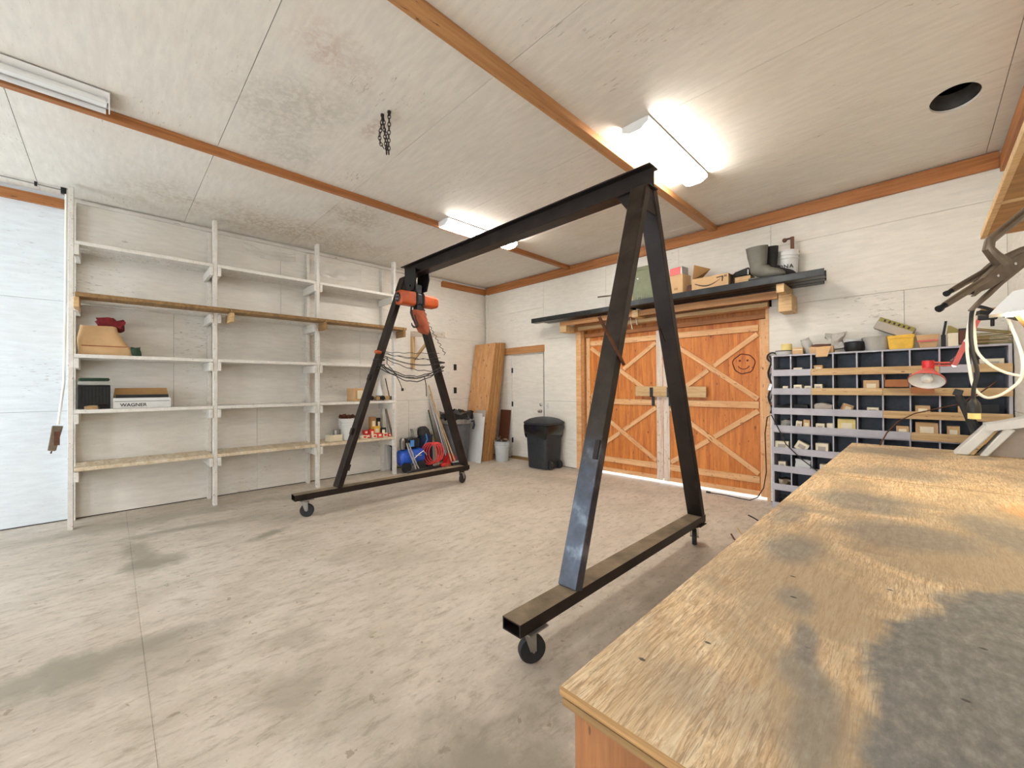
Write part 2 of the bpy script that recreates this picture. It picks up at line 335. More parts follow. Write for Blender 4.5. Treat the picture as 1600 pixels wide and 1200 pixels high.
# ------------------------------------------------------------------ mesh helpers
class B:
    def __init__(s): s.bm = bmesh.new()
    def box(s, x0, x1, y0, y1, z0, z1, mi=0):
        vs = [s.bm.verts.new(p) for p in ((x0, y0, z0), (x1, y0, z0), (x1, y1, z0), (x0, y1, z0), (x0, y0, z1), (x1, y0, z1), (x1, y1, z1), (x0, y1, z1))]
        for f in ((0, 3, 2, 1), (4, 5, 6, 7), (0, 1, 5, 4), (1, 2, 6, 5), (2, 3, 7, 6), (3, 0, 4, 7)):
            q = s.bm.faces.new([vs[i] for i in f]); q.material_index = mi
        return s
    def hexa(s, P, mi=0):      # 8 points, bottom 4 then top 4
        vs = [s.bm.verts.new(p) for p in P]
        for f in ((0, 3, 2, 1), (4, 5, 6, 7), (0, 1, 5, 4), (1, 2, 6, 5), (2, 3, 7, 6), (3, 0, 4, 7)):
            q = s.bm.faces.new([vs[i] for i in f]); q.material_index = mi
        return s
    def obox(s, c, sx, sy, sz, rot=(0, 0, 0), mi=0):
        n0 = len(s.bm.verts); s.box(-sx/2, sx/2, -sy/2, sy/2, -sz/2, sz/2, mi); s.bm.verts.ensure_lookup_table()
        m = Matrix.Translation(c) @ Euler(rot).to_matrix().to_4x4()
        for v in s.bm.verts[n0:]: v.co = m @ v.co
        return s
    def tube(s, pts, r, seg=8, closed=False, cap=True, mi=0):
        pts = [Vector(p) for p in pts]; n = len(pts); R = r if isinstance(r, (list, tuple)) else [r]*n
        rings = []; prev = None
        for i, p in enumerate(pts):
            a = pts[(i-1) % n] if (closed or i > 0) else p; q = pts[(i+1) % n] if (closed or i < n-1) else p
            t = (q-a)
            t = t.normalized() if t.length > 1e-9 else Vector((0, 0, 1))
            if prev is None:
                u = t.orthogonal().normalized()
            else:
                u = prev - t*prev.dot(t); u = u.normalized() if u.length > 1e-6 else t.orthogonal().normalized()
            prev = u; v = t.cross(u)
            rings.append([s.bm.verts.new(p + (u*math.cos(2*PI*k/seg) + v*math.sin(2*PI*k/seg))*R[i]) for k in range(seg)])
        for i in range(n if closed else n-1):
            A, Bq = rings[i], rings[(i+1) % n]
            for k in range(seg):
                f = s.bm.faces.new((A[k], A[(k+1) % seg], Bq[(k+1) % seg], Bq[k])); f.material_index = mi
        if cap and not closed:
            s.bm.faces.new(rings[0][::-1]).material_index = mi; s.bm.faces.new(rings[-1]).material_index = mi
        return s
    def cyl(s, p0, p1, r, r1=None, seg=20, mi=0):
        return s.tube([p0, p1], [r, r if r1 is None else r1], seg, mi=mi)
    def lathe(s, prof, c=(0, 0, 0), seg=24, axis=2, closed=False, sq=None, mi=0):
        """prof: list of (radius, height); sq rounds the section to a superellipse with half sizes"""
        rings = []
        for r, h in prof:
            ring = []
            for k in range(seg):
                a = 2*PI*k/seg; x, y = math.cos(a), math.sin(a)
                if sq:
                    ex = sq[2]; x = abs(x)**(2/ex)*math.copysign(1, x)*sq[0]; y = abs(y)**(2/ex)*math.copysign(1, y)*sq[1]
                x *= r; y *= r
                p = (x, y, h) if axis == 2 else ((h, x, y) if axis == 0 else (y, h, x))
                ring.append(s.bm.verts.new((c[0]+p[0], c[1]+p[1], c[2]+p[2])))
            rings.append(ring)
        for i in range(len(rings)-1):
            for k in range(seg):
                f = s.bm.faces.new((rings[i][k], rings[i][(k+1) % seg], rings[i+1][(k+1) % seg], rings[i+1][k])); f.material_index = mi
        if not closed:
            s.bm.faces.new(rings[0][::-1]).material_index = mi; s.bm.faces.new(rings[-1]).material_index = mi
        return s
    def prism(s, poly, axis, d0, d1, mi=0):
        """poly of 2-d points in the plane normal to axis (order: other two axes)"""
        def P(p, d):
            return (d, p[0], p[1]) if axis == 0 else ((p[0], d, p[1]) if axis == 1 else (p[0], p[1], d))
        a = [s.bm.verts.new(P(p, d0)) for p in poly]; b = [s.bm.verts.new(P(p, d1)) for p in poly]
        n = len(poly)
        s.bm.faces.new(a[::-1]).material_index = mi; s.bm.faces.new(b).material_index = mi
        for i in range(n): s.bm.faces.new((a[i], a[(i+1) % n], b[(i+1) % n], b[i])).material_index = mi
        return s
    def ring(s, c, R, r, n=20, seg=8, rot=(0, 0, 0), sc=(1, 1, 1), mi=0):
        m = Matrix.Translation(c) @ Euler(rot).to_matrix().to_4x4()
        return s.tube([m @ Vector((R*math.cos(2*PI*i/n)*sc[0], R*math.sin(2*PI*i/n)*sc[1], 0)) for i in range(n)], r, seg, closed=True, mi=mi)
    def crumple(s, amt, freq=9, seed=0):
        for v in s.bm.verts:
            v.co += Vector(noise.noise_vector(v.co*freq + Vector((seed, seed*2, 0))))*amt
        return s
    def sub(s, cuts=2):
        bmesh.ops.subdivide_edges(s.bm, edges=s.bm.edges[:], cuts=cuts, use_grid_fill=True); return s

def _origin(p):
    o = Vector((0, 0, 0))
    while p is not None: o += p.location; p = p.parent
    return o
def obj(name, b, m, parent=None, bevel=0, org=None, sharp=35):
    me = bpy.data.meshes.new(name)
    bmesh.ops.recalc_face_normals(b.bm, faces=b.bm.faces[:])
    o = bpy.data.objects.new(name, me)
    off = _origin(parent) if parent is not None else (Vector(org) if org is not None else None)
    if off is None:
        vs = b.bm.verts
        xs = [v.co.x for v in vs]; ys = [v.co.y for v in vs]; zs = [v.co.z for v in vs]
        off = Vector(((min(xs)+max(xs))/2, (min(ys)+max(ys))/2, min(zs)))
    for v in b.bm.verts: v.co -= off
    b.bm.to_mesh(me); b.bm.free()
    for q in (m if isinstance(m, (list, tuple)) else [m]): me.materials.append(M[q])
    me.shade_smooth(); me.set_sharp_from_angle(angle=math.radians(sharp))
    C.objects.link(o)
    if parent is not None: o.parent = parent
    else: o.location = off
    if bevel:
        md = o.modifiers.new('bevel', 'BEVEL'); md.width = bevel; md.segments = 1; md.limit_method = 'ANGLE'; md.angle_limit = math.radians(40)
        md.harden_normals = False
    return o
def tag(o, label, cat, group=None, kind=None):
    o['label'] = label; o['category'] = cat
    if group: o['group'] = group
    if kind: o['kind'] = kind
    return o
def thing(name, label, cat, loc=(0, 0, 0), group=None):
    o = bpy.data.objects.new(name, None); C.objects.link(o); o.location = loc; o.empty_display_size = .1
    return tag(o, label, cat, group)
def struct(name, b, m, parent=None, label=None, **kw):
    o = obj(name, b, m, parent, **kw)
    if parent is None: o['kind'] = 'structure'
    return o
def board(name, p0, p1, wd, th, m, parent=None, upv=(0, 0, 1), bevel=.002, ext=0):
    """a straight board from p0 to p1; wd is its size along upv, th its size across"""
    p0, p1, upv = Vector(p0), Vector(p1), Vector(upv)
    x = (p1-p0); L = x.length; x.normalize()
    y = upv.cross(x).normalized(); z = x.cross(y)
    b = B().box(-L/2-ext, L/2+ext, -th/2, th/2, -wd/2, wd/2)
    me = bpy.data.meshes.new(name); bmesh.ops.recalc_face_normals(b.bm, faces=b.bm.faces[:]); b.bm.to_mesh(me); b.bm.free()
    for q in (m if isinstance(m, (list, tuple)) else [m]): me.materials.append(M[q])
    o = bpy.data.objects.new(name, me); C.objects.link(o)
    c = (p0+p1)/2 - (_origin(parent) if parent is not None else Vector((0, 0, 0)))
    if parent is not None: o.parent = parent
    o.location = c; o.rotation_euler = Matrix((x, y, z)).transposed().to_euler()
    if bevel:
        md = o.modifiers.new('bevel', 'BEVEL'); md.width = bevel; md.segments = 1; md.limit_method = 'ANGLE'
    return o
def text(name, s, size, m, loc, rot, parent=None, ext=.0006, bold=0.0):
    cu = bpy.data.curves.new(name, 'FONT'); cu.body = s; cu.size = size; cu.extrude = ext; cu.offset = bold
    t = bpy.data.objects.new(name, cu); C.objects.link(t)
    bpy.context.view_layer.update()
    me = bpy.data.meshes.new_from_object(t.evaluated_get(bpy.context.evaluated_depsgraph_get()))
    bpy.data.objects.remove(t)
    o = bpy.data.objects.new(name, me); me.materials.clear(); me.materials.append(M[m]); C.objects.link(o)
    if parent is not None: o.parent = parent; o.location = Vector(loc)-_origin(parent)
    else: o.location = loc
    o.rotation_euler = rot
    return o
# ================================================================== ROOM
XL, XR, YB, YR, ZC = -6.55, .55, 5.72, -3.2, 3.53
# floor: three slabs poured with recessed joints between them
fl = struct('floor', B().box(XL-.3, XR+.3, YR-.3, YB+.32, -.20, -.06), 'concrete', org=(0, 0, 0))
for y0, y1 in ((YR-.3, .130), (.134, 2.914), (2.919, YB+.32)):
    obj('slab', B().box(XL-.3, XR+.3, y0, y1, -.06, 0), 'concrete', fl, bevel=.003)
for y in (.132, 2.9165): obj('joint_filler', B().box(XL-.3, XR+.3, y-.0028, y+.0028, -.06, -.0008), 'concrete', fl)
gr = struct('ground', B().box(-9, 4, 6.05, 16, -.10, -.03), 'outside')
# ceiling: attic deck above, plywood sheets below with open joints
ce = struct('ceiling', B().box(XL-.2, XR+.2, YR-.2, YB+.2, 3.80, 3.86), 'void', org=(0, 0, 0))
xs = [XL-.1, -4.325, -1.93, .432, XR+.1]; ys = [YR-.1, -2.91, -1.72, -.53, .66, 1.85, 3.04, 4.23, 5.42, YB+.1]
HX, HY, HR = .19, 4.43, .165
for i in range(4):
    for j in range(9):
        x0, x1, y0, y1 = xs[i]+.002, xs[i+1]-.002, ys[j]+.002, ys[j+1]-.002
        b = B()
        if i == 2 and j == 7:      # the sheet with the round flue hole
            n = 48; inn = []; out = []
            for k in range(n):
                a = 2*PI*k/n; dx, dy = math.cos(a), math.sin(a)
                t = min(((x1-HX) if dx > 0 else (x0-HX))/dx if abs(dx) > 1e-6 else 1e9, ((y1-HY) if dy > 0 else (y0-HY))/dy if abs(dy) > 1e-6 else 1e9)
                inn.append((HX+dx*HR*.80, HY+dy*HR*1.15)); out.append((HX+dx*t, HY+dy*t))
            # make sure the sheet's corners are reached
            for cx, cy in ((x0, y0), (x1, y0), (x1, y1), (x0, y1)):
                k = min(range(n), key=lambda q: (out[q][0]-cx)**2+(out[q][1]-cy)**2); out[k] = (cx, cy)
            V = [[b.bm.verts.new((p[0], p[1], z)) for p in L] for L, z in ((inn, ZC), (out, ZC), (inn, ZC+.018), (out, ZC+.018))]
            for k in range(n):
                q = (k+1) % n
                b.bm.faces.new((V[0][k], V[0][q], V[1][q], V[1][k])); b.bm.faces.new((V[2][k], V[3][k], V[3][q], V[2][q]))
                b.bm.faces.new((V[0][k], V[2][k], V[2][q], V[0][q])); b.bm.faces.new((V[1][k], V[1][q], V[3][q], V[3][k]))
        else: b.box(x0, x1, y0, y1, ZC, ZC+.018)
        obj('panel', b, 'ceil', ce)
# walls: a dark sheathing core with painted plywood sheets on the room side
wl = struct('wall_left', B().box(XL-.16, XL-.018, YR-.2, YB+.2, -.1, 3.8), 'void', org=(0, 0, 0))
for z0, z1, off in ((0, 1.19, 0), (1.19, 2.38, -.9), (2.38, ZC+.01, .3)):
    y = YR-.1+off
    cuts = [YR-.1]
    while y < YB: 
        if y > YR+.2 and abs(y+.31) > .5: cuts.append(y)
        y += 2.38
    cuts.append(-.31); cuts.sort()
    cuts.append(YB)
    for a, c in zip(cuts, cuts[1:]):
        obj('panel', B().box(XL-.018, XL, a+.0015, c-.0015, z0+.0015 if z0 else .012, z1-.0015), 'wall_day_tint' if c < 0 else 'wall_y', wl)
wb = struct('wall_back', B().box(XL-.2, -5.80, YB+.018, YB+.3, -.1, 3.8).box(-5.80, -4.95, YB+.018, YB+.3, 2.07, 3.8).box(-4.95, -4.2, YB+.018, YB+.3, -.1, 3.8)
            .box(-4.2, -1.31, YB+.018, YB+.3, 2.52, 3.8).box(-1.31, XR+.2, YB+.018, YB+.3, -.1, 3.8), 'void', org=(0, 0, 0))
def bp(x0, x1, z0, z1): obj('panel', B().box(x0+.0015, x1-.0015, YB, YB+.018, z0+.0015, z1-.0015), 'wall_x', wb)
bp(XL, -5.80, .012, 2.06); bp(XL, -4.93, 2.06, 2.9); bp(XL, -4.93, 2.9, ZC)
bp(-4.93, -4.20, .01, .487); bp(-4.93, -4.20, .487, 1.16); bp(-4.93, -4.20, 1.16, 2.30); bp(-4.93, -3.60, 2.50, ZC); bp(-4.93, -4.20, 2.30, 2.50)
bp(-3.60, -2.41, 2.50, ZC); bp(-2.41, -1.28, 2.50, ZC)
bp(-1.31, -.12, .01, 2.38); bp(-.12, XR, .01, 2.38); bp(-1.28, XR, 2.38, 3.10); bp(-1.28, XR, 3.10, ZC)
wr = struct('wall_right', B().box(XR+.018, XR+.16, YR-.2, YB+.2, -.1, 3.8), 'void', org=(0, 0, 0))
for z0, z1 in ((.012, 1.19), (1.19, 2.38), (2.38, ZC)):
    for a, c in zip((YR-.1, -1.5, .88, 3.26, YB), (-1.5, .88, 3.26, YB)):
        pass
for z0, z1 in ((.012, 1.19), (1.19, 2.38), (2.38, ZC)):
    cuts = (YR-.1, -1.5, .88, 3.26, YB)
    for a, c in zip(cuts, cuts[1:]): obj('panel', B().box(XR, XR+.018, a+.0015, c-.0015, z0+.0015, z1-.0015), 'wall_y', wr)
# rear wall behind the camera open at the doorway and behind the added fill light
struct('wall_rear', B().box(XL-.2, -6.3, YR-.14, YR, -.1, 3.8).box(-6.3, -3.9, YR-.14, YR, 3.0, 3.8).box(-3.9, -1.9, YR-.14, YR, -.1, 3.8)
       .box(-1.9, .4, YR-.14, YR, 2.9, 3.8).box(.4, XR+.2, YR-.14, YR, -.1, 3.8), 'wall_x')

# trims
def tr(n, b, m='trim', **k):
    o = struct('trim_%d' % n, b, m, bevel=.002, org=k.get('org')); return o
def trb(n, p0, p1, wd, th, m='trim'):
    o = board('trim_%d' % n, p0, p1, wd, th, m); o['kind'] = 'structure'; return o
trb(1, (XL+.01, YB-.02, 3.448), (XR-.04, YB-.02, 3.448), .145, .038)             # along the back wall
trb(2, (-1.925, YR, 3.498), (-1.925, YB-.04, 3.498), .063, .088, 'trim_light')    # ceiling batten near the lamp
trb(3, (-4.325, YR, 3.498), (-4.325, YB-.04, 3.498), .063, .060)                  # ceiling batten over the gantry's far end
trb(4, (XL+.02, YR, 3.43), (XL+.02, -.34, 3.43), .10, .038)                       # left wall, this side of the shelving
trb(5, (XL+.02, 4.56, 3.43), (XL+.02, YB-.04, 3.43), .115, .038)                  # left wall, far corner
trb(6, (XR-.02, YR, 3.40), (XR-.02, YB-.04, 3.40), .15, .038)                     # right wall
trb(7, (XL+.02, -.27, 3.49), (XL+.02, 5.68, 3.485), .035, .035, 'white_board')    # pale strip above the shelving
tr(8, B().box(XR-.012, XR, 1.5, YB-.04, 2.38, 2.385), 'trim')
# corner board at the back left corner
trb(9, (XL+.085, YB-.009, .02), (XL+.085, YB-.009, 3.37), .018, .15, 'white_board')

# ------------------------------------------------------------------ person door
d1 = struct('door_1', B().box(-5.775, -4.965, YB+.02, YB+.06, .055, 2.045), 'wall_x')
obj('sill', B().box(-5.80, -4.95, YB-.02, YB+.1, 0, .05), 'oldplank', d1)
obj('jamb', B().box(-5.80, -5.778, YB+.0, YB+.1, .05, 2.06).box(-4.962, -4.95, YB, YB+.1, .05, 2.06).box(-5.80, -4.95, YB, YB+.1, 2.048, 2.06), 'white_board', d1)
for z in (1.75, 1.08, .36): obj('hinge', B().box(-5.79, -5.768, YB-.004, YB+.02, z-.05, z+.05), 'black_metal', d1)
obj('door_knob', B().lathe([(.012, 0), (.03, .0), (.03, -.008), (.011, -.012), (.011, -.04), (.027, -.045), (.032, -.06), (.024, -.075), (.0, -.078)][1:], (-5.025, YB+.018, .965), 16, axis=1), 'chrome', d1)
obj('deadbolt', B().lathe([(.03, 0), (.03, -.012), (.018, -.018), (.0, -.02)], (-5.025, YB+.018, 1.09), 16, axis=1), 'chrome', d1)
trb(10, (-6.12, YB-.018, 2.135), (-4.915, YB-.018, 2.135), .13, .036, 'trim_light')
tag(obj('light_switch', B().box(-4.90, -4.83, YB-.008, YB, 1.01, 1.12).box(-4.873, -4.857, YB-.016, YB-.008, 1.05, 1.08), 'white_plastic'), 'small white switch plate on wall right of white door', 'switch')

# ------------------------------------------------------------------ double barn doors
YD = 5.80
struct('trim_11', B().box(-4.20, -4.10, YB-.004, YB+.20, 0, 2.52), 'brace', org=(-4.2, YB, 0))
struct('trim_12', B().box(-4.10, -4.05, YB+.02, YB+.20, 0, 2.40), 'trim_light', org=(-4.2, YB, 0))
struct('trim_13', B().box(-1.345, -1.31, YB-.004, YB+.20, 0, 2.52), 'brace', org=(-1.3, YB, 0))
# header of stained plywood behind a ledger above the leaves
hd = struct('trim_14', B().box(-4.10, -1.345, YD+.034, YD+.07, 2.12, 2.60), 'orange_x')
board('ledger', (-4.10, YD-.0, 2.285), (-1.345, YD-.0, 2.285), .06, .07, 'trim', hd)
def leaf(n, x0, x1, sx, hinge_left):
    z0, z1 = .030, 2.25
    d = struct('door_%d' % n, B().box(x0, x1, YD+.01, YD+.03, z0+.03, z1), 'orange_x', org=(x0, YD, 0))
    f = YD-.006
    k = 0
    nx = 3; wd = (x1-x0)/nx
    # vertical sheathing boards of the leaf, slightly proud of each other
    for i in range(nx):
        obj('plank', B().box(x0+i*wd+.0015, x0+(i+1)*wd-.0015, YD+.004, YD+.011, z0+.03, z1), 'orange_x', d)
    xl, xr = x0+.045, x1-.045
    white = (lambda left: (not left) if hinge_left else left)
    board('stile', (xl, f, z0), (xl, f, z1), .09 if white(True) else .07, .02, 'brace_white' if white(True) else 'brace', d, (1, 0, 0))
    board('stile', (xr, f, z0), (xr, f, z1), .09 if white(False) else .07, .02, 'brace_white' if white(False) else 'brace', d, (1, 0, 0))
    a, c = x0+.09, x1-.09
    for z, h in ((2.145, .08), (1.175, .085), (.235, .085), (z0+.035, .06)):
        board('rail', (a, f, z), (c, f, z), h, .02, 'brace', d)
    for za, zb in ((1.22, 2.10), (.28, 1.13)):
        dx = .03
        board('brace', (a+.01, f, zb-dx), (c-.01, f, za+dx), .062, .018, 'brace', d)
        m1 = Vector(((a+c)/2, f, (za+zb)/2)); v = Vector((c-a-.02, 0, zb-za-2*dx)).normalized()
        board('brace', (a+.01, f+.001, za+dx), m1-v*.045, .062, .016, 'brace', d)
        board('brace', m1+v*.045, (c-.01, f+.001, zb-dx), .062, .016, 'brace', d)
    return d
dl = leaf(2, -4.045, -2.695, 0, True)
dr = leaf(3, -2.68, -1.35, 0, False)
# the smiley burnt into the right leaf
sm = B(); cx, cz, yy = -1.615, 1.70, YD+.0035
sm.tube([(cx+.128*math.cos(t)*(1+.05*math.sin(5*t)), yy, cz+.125*math.sin(t)*(1+.04*math.cos(7*t))) for t in [2*PI*i/40 for i in range(40)]], .0068, 6, closed=True)
sm.tube([(cx+.068*math.cos(t), yy, cz-.005+.062*math.sin(t)) for t in [PI*1.12+PI*.76*i/14 for i in range(15)]], .0055, 6)
for s in (-1, 1): sm.lathe([(.013, -.003), (.013, .003)], (cx+s*.045, yy, cz+.042), 12, axis=1)
obj('smiley_drawing', sm, 'scorch', dr)

# wooden bar laid across both leaves in two steel brackets
t = thing('lock_bar', 'grey weathered plank laid across both orange barn door leaves', 'bar', (-2.58, YD-.06, 1.26))
board('bar', (-3.10, YD-.045, 1.345), (-2.06, YD-.045, 1.335), .15, .045, 'pine', t)
for x in (-2.835, -2.575):
    obj('bracket', B().box(x-.022, x+.022, YD-.026, YD-.016, 1.13, 1.26).box(x-.022, x+.022, YD-.085, YD-.016, 1.26, 1.27).box(x-.022, x+.022, YD-.085, YD-.075, 1.26, 1.40), 'black_metal', t)

# ------------------------------------------------------------------ ceiling lamps
def lamp(lit, label, loc, group=None):
    t = thing('ceiling_light', label, 'light', loc, group)
    x, y, z = loc
    obj('housing', B().box(x-.045, x+.045, y-.60, y+.60, z-.05, z+.0), 'white_enamel', t, bevel=.003)
    # sloped reflector wings
    rb = B()
    for s in (-1, 1):
        rb.hexa([(x+s*.045, y-.61, z-.052), (x+s*.115, y-.61, z-.016), (x+s*.115, y+.61, z-.016), (x+s*.045, y+.61, z-.052),
                 (x+s*.045, y-.61, z-.046), (x+s*.115, y-.61, z-.010), (x+s*.115, y+.61, z-.010), (x+s*.045, y+.61, z-.046)])
    obj('reflector', rb, 'white_enamel', t)
    for s in (-1, 1):
        obj('end_cap', B().prism([(x-.115, z-.012), (x-.115, z-.05), (x-.05, z-.085), (x+.05, z-.085), (x+.115, z-.05), (x+.115, z-.012)], 1, y+s*.612-.004, y+s*.612+.004), 'white_enamel', t)
        obj('tube', B().cyl((x+s*.072, y-.595, z-.062), (x+s*.072, y+.595, z-.062), .0185, seg=14), ('tube_fill' if loc[1] < 0 else 'tube_on') if lit else 'white_plastic', t)
    return t
lamp(True, 'lit twin tube lamp beside near end of gantry beam', (-1.585, 3.57, 3.53))
l2 = lamp(True, 'lit twin tube lamp above middle of gantry beam, partly hidden by it', (-4.21, 3.57, 3.53))
lamp(False, 'unlit twin tube lamp in upper left corner of photo', (-4.14, -.62, 3.53))
lamp(True, 'added twin tube fill lamp on ceiling, unseen behind the camera', (-1.585, -.75, 3.53))  # added behind the camera only to fill the near floor and bench

# flue collar seen inside the ceiling hole
tag(obj('flue_collar', B().lathe([(.150, 3.549), (.150, 3.66), (.146, 3.66), (.146, 3.549)], (HX, HY, 0), 40, closed=True, sq=None), 'grey_metal'), 'thin metal collar above round hole in ceiling', 'vent')
bpy.data.objects['flue_collar'].scale = (.86, 1.2, 1)

# chain hanging from two hooks in the ceiling
t = thing('ceiling_chain', 'rusty chain looped from two hooks in ceiling', 'chain', (-2.87, 1.50, 3.53))
def chain_pts(b, pts, link=.030, r=.0035, w=.011):
    pts = [Vector(p) for p in pts]; d = [0]
    for a, c in zip(pts, pts[1:]): d.append(d[-1]+(c-a).length)
    s = 0; k = 0
    while s < d[-1]:
        i = max(j for j in range(len(pts)) if d[j] <= s); i = min(i, len(pts)-2)
        u = (s-d[i])/max(1e-6, d[i+1]-d[i]); p = pts[i].lerp(pts[i+1], u); t_ = (pts[i+1]-pts[i]).normalized()
        o1 = t_.orthogonal().normalized(); o2 = t_.cross(o1); e = o1 if k % 2 else o2
        b.tube([p + t_*math.cos(a)*link*.68 + e*math.sin(a)*w for a in [2*PI*q/10 for q in range(10)]], r, 5, closed=True)
        s += link; k += 1
b = B()
chain_pts(b, [(-2.91, 1.49, 3.50), (-2.93, 1.49, 3.44), (-2.94, 1.48, 3.37), (-2.925, 1.48, 3.31), (-2.90, 1.49, 3.27)])
chain_pts(b, [(-2.91, 1.50, 3.50), (-2.90, 1.50, 3.42), (-2.885, 1.50, 3.33), (-2.87, 1.50, 3.25)])
chain_pts(b, [(-2.84, 1.51, 3.52), (-2.842, 1.51, 3.42), (-2.85, 1.51, 3.32), (-2.85, 1.51, 3.22)])
chain_pts(b, [(-2.885, 1.50, 3.40), (-2.87, 1.50, 3.34), (-2.86, 1.50, 3.27), (-2.865, 1.50, 3.22)])
obj('links', b, 'chain', t)['kind'] = 'stuff'
for x, y in ((-2.91, 1.49), (-2.84, 1.51)):
    obj('hook', B().cyl((x, y, 3.53), (x, y, 3.515), .014, seg=10).ring((x, y, 3.505), .011, .004, 12, 6, (PI/2, 0, 0)), 'chain', t)

# ================================================================== GANTRY
g = thing('gantry_crane', 'tall dark steel A frame gantry on casters in middle of floor', 'gantry', (-3.1, 2.8, 0))
# wide-flange top beam
def ibeam(y, x0, x1, z1, h=.16, wd=.13, tf=.012, tw=.012):
    P = [(y-wd/2, z1), (y+wd/2, z1), (y+wd/2, z1-tf), (y+tw/2, z1-tf), (y+tw/2, z1-h+tf), (y+wd/2, z1-h+tf), (y+wd/2, z1-h), (y-wd/2, z1-h), (y-wd/2, z1-h+tf), (y-tw/2, z1-h+tf), (y-tw/2, z1-tf), (y-wd/2, z1-tf)]
    return B().prism(P, 0, x0, x1)
obj('top_beam', ibeam(2.815, -4.88, -1.36, 3.03), 'steel', g, bevel=.002)
def channel_leg(x, foot, top, m):
    """leg from foot to top, 0.13 wide across X, 0.06 deep"""
    p0, p1 = Vector((x, foot, .262)), Vector((x, top, 2.87))
    return board('leg', p0, p1, .065, .13, m, g, (0, 1, 0) , .004, 0)
for x in (-1.44, -4.81):
    channel_leg(x, 1.885, 2.765, 'leg_steel' if x > -2 else 'steel')
    channel_leg(x, 3.745, 2.865, 'steel')
    # foot: hollow rectangular tube open at both ends
    fb = B(); y0, y1 = 1.41, 3.80; X0, X1, z0, z1, tk = x-.062, x+.062, .200, .265, .007
    fb.box(X0, X1, y0, y1, z1-tk, z1).box(X0, X1, y0, y1, z0, z0+tk).box(X0, X0+tk, y0, y1, z0+tk, z1-tk).box(X1-tk, X1, y0, y1, z0+tk, z1-tk)
    o = obj('foot_beam', fb, ['steel', 'dusty_steel'], g)
    for f in o.data.polygons:
        if f.normal.z > .8 and f.center.z > .25: f.material_index = 1
    # gusset plate joining the legs under the beam
    obj('gusset_plate', B().prism([(2.722, 2.862), (2.908, 2.862), (2.968, 2.69), (2.662, 2.69)], 0, x+(.055 if x > -2 else -.055)-.004, x+(.055 if x > -2 else -.055)+.004), 'steel', g)
    obj('gusset_plate', B().prism([(x-.06, 2.862), (x+.06, 2.862), (x+.06, 2.80), (x-.06, 2.80)], 1, 2.74, 2.89), 'steel', g)
    if x > -2:
        obj('corner_brace', B().prism([(x-.20, 2.868), (x-.06, 2.868), (x-.06, 2.73), (x-.10, 2.73)], 1, 2.775, 2.785), 'steel', g)
    for y, ang in ((1.53, .5), (3.70, -.35)):
        c = obj('caster', B().box(x-.08, x+.08, y-.07, y+.07, .191, .199).lathe([(.038, .165), (.038, .192)], (x, y, 0), 16), 'grey_metal' if y < 2 else 'steel', g)
        dxn, dyn = math.sin(ang), math.cos(ang)      # wheel rolling direction is along (dy,-dx) turned by ang
        ax = Vector((dyn, -dxn, 0)); tr_ = Vector((dxn, dyn, 0)); w0 = Vector((x, y, .072)) + tr_*.02
        fk = B()
        for s in (-1, 1):
            o_ = w0 + ax*.030*s
            P = [Vector((x, y, .166)) + ax*.030*s - tr_*.03, Vector((x, y, .166)) + ax*.030*s + tr_*.035, o_ + tr_*.016, o_ - tr_*.016]
            q = [p + ax*.003 for p in P]; P = [p - ax*.003 for p in P]
            fk.hexa([P[3], P[2], q[2], q[3], P[0], P[1], q[1], q[0]])
        fk.cyl(w0-ax*.036, w0+ax*.036, .007, seg=8)
        obj('fork', fk, 'grey_metal', c)
        wh = B(); prof = [(.030, -.02), (.052, -.018), (.066, -.019), (.072, -.012), (.072, .012), (.066, .019), (.052, .018), (.030, .02)]
        n0 = 0; wh.lathe(prof, (0, 0, 0), 28)
        rotm = Matrix.Translation(w0) @ ax.to_track_quat('Z', 'Y').to_matrix().to_4x4()
        for v in wh.bm.verts: v.co = rotm @ v.co
        obj('wheel', wh, 'rubber', c)
# lugs and pins welded to the legs
obj('lug', B().obox((-1.40, 2.125, 1.03), .035, .05, .12, (math.radians(-18), 0, 0)), 'steel', g, bevel=.002)
obj('pin', B().cyl((-1.40, 2.146, 1.851), (-1.36, 2.37, 1.56), .011, seg=10), 'rust', g)
obj('pin', B().cyl((-1.38, 2.93, 1.86), (-1.40, 3.06, 1.77), .009, seg=10), 'steel', g)
for y, z in ((2.275, 1.55), (2.055, .90), (2.005, .48)): obj('lug', B().obox((-4.80, y, z), .05, .035, .075, (math.radians(-18), 0, 0)), 'steel', g)

# chain hoist on its trolley
h = thing('chain_hoist', 'orange electric chain hoist hanging at far end of gantry beam', 'hoist', (-4.5, 2.8, 2.2))
tb = B()
for s in (-1, 1):
    tb.prism([(-4.70, 2.93), (-4.46, 2.93), (-4.44, 2.80), (-4.50, 2.66), (-4.66, 2.66), (-4.72, 2.80)], 1, 2.815+s*.095-.006, 2.815+s*.095+.006)
    for x in (-4.65, -4.51): tb.cyl((x, 2.815+s*.085, 2.905), (x, 2.815+s*.02, 2.905), .033, seg=16)
tb.cyl((-4.58, 2.70, 2.72), (-4.58, 2.93, 2.72), .016, seg=12).box(-4.62, -4.54, 2.77, 2.86, 2.60, 2.74)
obj('trolley', tb, 'black_metal', h)
mcx, mcz = -4.50, 2.53
def rrect(hw, hh, r, n=5):
    P = []
    for sx, sy, a0 in ((1, 1, 0), (-1, 1, PI/2), (-1, -1, PI), (1, -1, 1.5*PI)):
        for i in range(n+1):
            a = a0+PI/2*i/n; P.append((sx*(hw-r)+r*math.cos(a), sy*(hh-r)+r*math.sin(a)))
    return P
